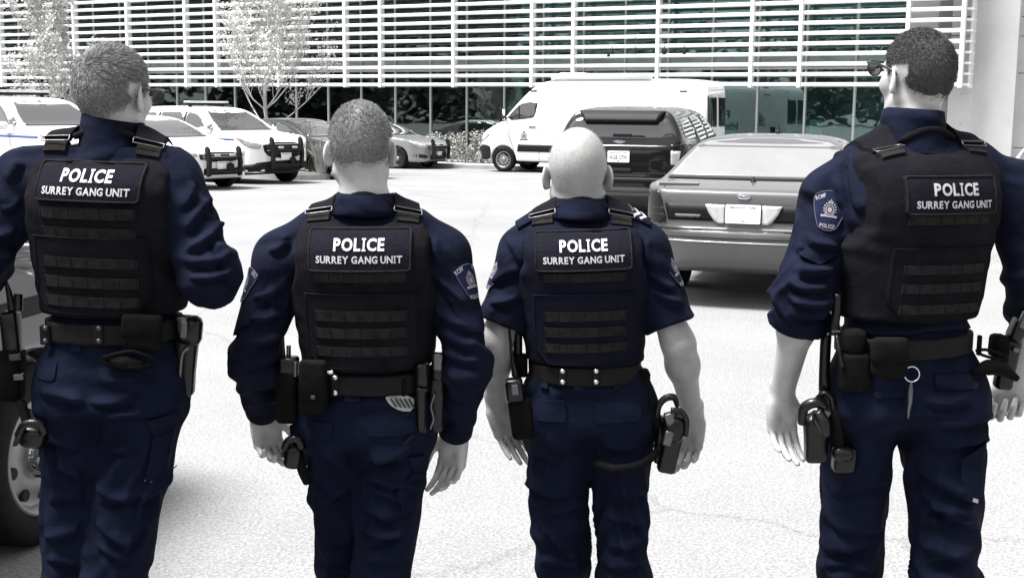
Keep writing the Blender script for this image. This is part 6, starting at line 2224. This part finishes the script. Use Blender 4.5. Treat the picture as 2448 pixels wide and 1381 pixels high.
# bald officer
for px in (1345, 1425):
    m3.keeper(px, 878, 922, M_snap, 17)
rp_ = m3.gbox('radio_pouch', 1218, 1274, 945, 1050, -.12, .06, M_nyl, -.14, .014)
rd = m3.gbox('radio', 1208, 1252, 902, 960, -.125, .05, M_gear, -.12, .010, rp_)
m3.gbox('radio_keypad', 1222, 1240, 918, 944, -.132, .012, M_steel, -.12, .003, rp_)
m3.gtube('radio_aerial', [(1234, 904, -.10), (1224, 850, -.09), (1214, 748, -.08)], [.007, .005, .003], M_gear, rp_)
m3.gtube('baton', [(1238, 900, -.02), (1238, 778, -.02)], .0125, M_gear)
m3.gbox('magazine_pouch', 1222, 1262, 845, 900, -.05, .05, M_nyl, 0, .008)
m3.gbox('belt_pouch', 1518, 1552, 880, 962, -.07, .06, M_nyl, .04, .010)
m3.flap('hip_pocket_flap', [(1280, 958), (1350, 958), (1352, 1006), (1282, 1006)])
m3.flap('hip_pocket_flap', [(1420, 960), (1532, 964), (1536, 1004), (1424, 1010)])
for x in (1300, 1384, 1474):
    m3.flap('belt_loop', [(x-8, 918), (x+8, 918), (x+8, 930), (x-8, 930)], M_trou, .010, .012)
m3.flap('belt_loop', [(1372, 918), (1396, 918), (1396, 934), (1372, 934)], M_trou, .012, .012)
m3.gtube('drop_strap', [(1540, 940, -.07), (1556, 980, -.08), (1575, 1020, -.08)], [.014, .013, .012], M_nyl)
m3.gtube('leg_strap', [(1420, 1105, -.10), (1470, 1120, -.14), (1530, 1110, -.13), (1572, 1080, -.09)], .012, M_nyl)
holster(m3, (1612, 1030), (1590, 1128), .050, -.07, (1612, 1040, 1600, 1000))
m3.gbox('holster_hood', 1584, 1640, 984, 1056, -.12, .07, M_gear, .30, .020)
m3.gbox('magazine_base_plate', 1586, 1608, 1028, 1066, -.135, .016, M_steel, .25, .005)
m3.gtube('retention_strap', [(1572, 1006, -.08), (1574, 972, -.09), (1590, 952, -.09), (1612, 950, -.09), (1620, 972, -.09)], [.007, .009, .010, .010, .006], M_gear)
m3.gtube('holster_rim', [(1604, 980, -.12), (1628, 982, -.12), (1642, 1004, -.12), (1640, 1040, -.11)], .008, M_gear)
m3.gbox('holster_plate', 1566, 1590, 990, 1110, -.06, .04, M_gear, .08, .010)
m3.shield('R', .14, (-.35, 0, 1), (-.90, .42, .1), .076, .086, False)
m3.shield('L', .16, (.35, 0, 1), (.93, .35, .1), .076, .086, False)
# tall officer
d = m4.gsurf(2128, 850)
hc = m4.gbox('handcuff_case', 2082, 2172, 806, 906, d-.04, .045, M_nyl, .0, .018)
m4.gbox('case_flap', 2080, 2174, 804, 872, d-.046, .03, M_nyl, 0, .016, hc)
d2 = -.10
pch = m4.gbox('radio_pouch', 2002, 2078, 838, 938, d2-.05, .06, M_nyl, -.04, .014)
m4.gbox('pouch_top', 2012, 2070, 784, 850, d2-.045, .05, M_nyl, -.02, .016, pch)
m4.gtube('curled_cord', [(2000, 800, d2-.03), (2006, 840, d2-.05), (2014, 876, d2-.05)], .005, M_gear, pch)
m4.gtube('baton', [(1970, 932, -.05), (1972, 860, -.05), (1975, 800, -.05)], [.014, .014, .014], M_gear)
m4.gtube('flashlight', [(1995, 800, -.10), (1996, 770, -.10), (2000, 740, -.10), (2002, 702, -.10)], [.016, .012, .012, .011], M_gear)
m4.gbox('flashlight_ring', 1984, 2008, 786, 794, -.115, .03, M_steel, 0, .004)
a_ = np.linspace(0, 2*np.pi, 29)[:-1]
dk = m4.gsurf(2180, 900) - .03
mb = MB(); mb.tube([P(2180 + 18*math.cos(t), 894 + 18*math.sin(t), m4.Y+dk-.01) for t in a_], .0016, 6, closed=True)
kr = mb.build('key_ring', M_snap, m4.belt_o, True, m4.base)
m4.gtube('key_shaft', [(2178, 912, dk), (2176, 935, dk), (2175, 960, dk), (2172, 980, dk), (2171, 1000, dk)], [.003, .007, .006, .004, .002], M_steel, kr)
m4.gbox('belt_slide', 2336, 2346, 800, 850, m4.gsurf(2340, 825)-.008, .014, M_nyl, 0, .003)
gp = m4.gbox('glove_pouch', 2368, 2408, 798, 856, -.06, .06, M_nyl, .05, .012)
m4.gtube('glove', [(2325, 890, -.10), (2360, 878, -.11), (2395, 882, -.10), (2432, 905, -.09)], [.008, .020, .018, .008], M_nyl, gp)
m4.gtube('glove_loop', [(2332, 838, -.09), (2360, 836, -.10), (2400, 850, -.09), (2404, 862, -.09), (2360, 852, -.10), (2334, 842, -.09)], .004, M_nyl, gp)
holster(m4, (2418, 810), (2395, 930), .044, -.02, (2420, 812, 2444, 762))
m4.gbox('magazine_base_plate', 2438, 2456, 758, 796, -.06, .016, M_steel, .2, .005)
m4.gbox('holster_clip', 2420, 2436, 830, 842, -.065, .014, M_steel, .1, .004)
th = m4.gbox('thigh_plate', 1990, 2046, 1060, 1130, -.08, .05, M_gear, .05, .012)
holster(m4, (1952, 1000), (1950, 1104), .056, -.06, (1950, 1010, 1962, 990))
m4.gtube('holster_hood', [(1916, 1010, -.09), (1922, 975, -.11), (1950, 962, -.12), (1972, 972, -.11)], [.011, .013, .013, .011], M_gear)
m4.gtube('retention_strap', [(1950, 955, -.08), (1970, 940, -.09), (1985, 950, -.09), (1992, 985, -.08)], [.006, .008, .009, .010], M_gear)
m4.gtube('holster_insert', [(1955, 985, -.12), (1968, 1010, -.13), (1976, 1040, -.12)], [.015, .017, .012], M_gear)
m4.gbox('leg_strap_cover', 1988, 2040, 1066, 1102, -.12, .04, M_gear, .05, .014, th)
m4.gtube('drop_strap', [(1996, 930, -.06), (2000, 1000, -.09), (2006, 1070, -.09)], .014, M_nyl)
m4.flap('hip_pocket_flap', [(2085, 935), (2162, 930), (2164, 945), (2088, 948)])
m4.flap('hip_pocket_flap', [(2236, 895), (2330, 900), (2330, 930), (2236, 930)])
m4.flap('trouser_label', [(2312, 914), (2348, 916), (2346, 932), (2312, 930)], M_web, .004, .006)
m4.flap('cargo_pocket', [(2300, 1100), (2372, 1066), (2376, 1120), (2366, 1190), (2340, 1212), (2300, 1190)], M_trou, .014, .02)
m4.flap('pocket_tag', [(2330, 1192), (2344, 1198), (2342, 1206), (2328, 1200)], M_letter, .018, .01, None, None, False)
m4.shield('L', .10, (.14, 0, 1), (.22, .975, 0), .086, .096)
# shoulder slides of the bald officer
for sg, side in ((-1, 'L'), (1, 'R')):
    nk = m3.world(0, .0, m3.zt(.96)); sh = m3.J['sh'+side]
    D = np.array([0, .25, -.97]); U = (sh-nk)/np.linalg.norm(sh-nk); U = U - D*U.dot(D); U /= np.linalg.norm(U); V = np.cross(D, U)
    fr = Frame(nk + (sh-nk)*.75 - D*.25, U, V, D, m3.shirt)
    ep = patch('epaulette', [(-.055, -.026), (.062, -.026), (.062, .026), (-.055, .026)], fr, M_shirt, m3.root, m3.base, .009, .010, .01, False, .5)
    for k in range(3 if sg > 0 else 0):
        patch('rank_stripe', strip_poly(resample_open([(.0+.017*k, -.022), (.014+.017*k, 0), (.0+.017*k, .022)], .008), .006), fr, M_edge if k == 0 else M_letter, ep, m3.base, .0115, .003, .008, False, .5)
# spectacles and sunglasses
def glasses(M, z, up, lensm, framem, drop=0.0):
    O, R, k = M.head_frame()
    def W(x, y, zz): return O + R @ (np.array([x, y, zz])*k)
    g = MB()
    half = [(.088, -.020, z-.022+up*.01), (.089, .0, z-.002), (.089, .05, z+.004+up*.02), (.082, .10, z+.006+up*.03), (.060, .118, z+.010+up*.03), (.02, .128, z+.010+up*.03)]
    g.tube([W(-a, b_, c_) for a, b_, c_ in half] + [W(a, b_, c_) for a, b_, c_ in half[::-1]], .003, 8)
    go = g.build('glasses', framem, M.root, True, M.base)
    for sg in (-1, 1):
        lp = [W(sg*(.043 + .031*math.cos(t)), .122 - .016*abs(math.cos(t) + 1)*.5, z - .008 + up*.03 + .020*math.sin(t)) for t in np.linspace(0, 2*np.pi, 21)[:-1]]
        mb = MB(); mb.tube(lp, .0022, 6, closed=True); mb.build('lens_rim', framem, go, True, M.base)
        c0 = np.mean(lp, 0)
        obj('lens', np.array(lp + [c0]), [[i, (i+1) % 20, 20] for i in range(20)], lensm, go, True, M.base)
glasses(m1, .012, 0.0, M_lens2, M_gear)
glasses(m4, .018, .55, M_lens2, M_gear)
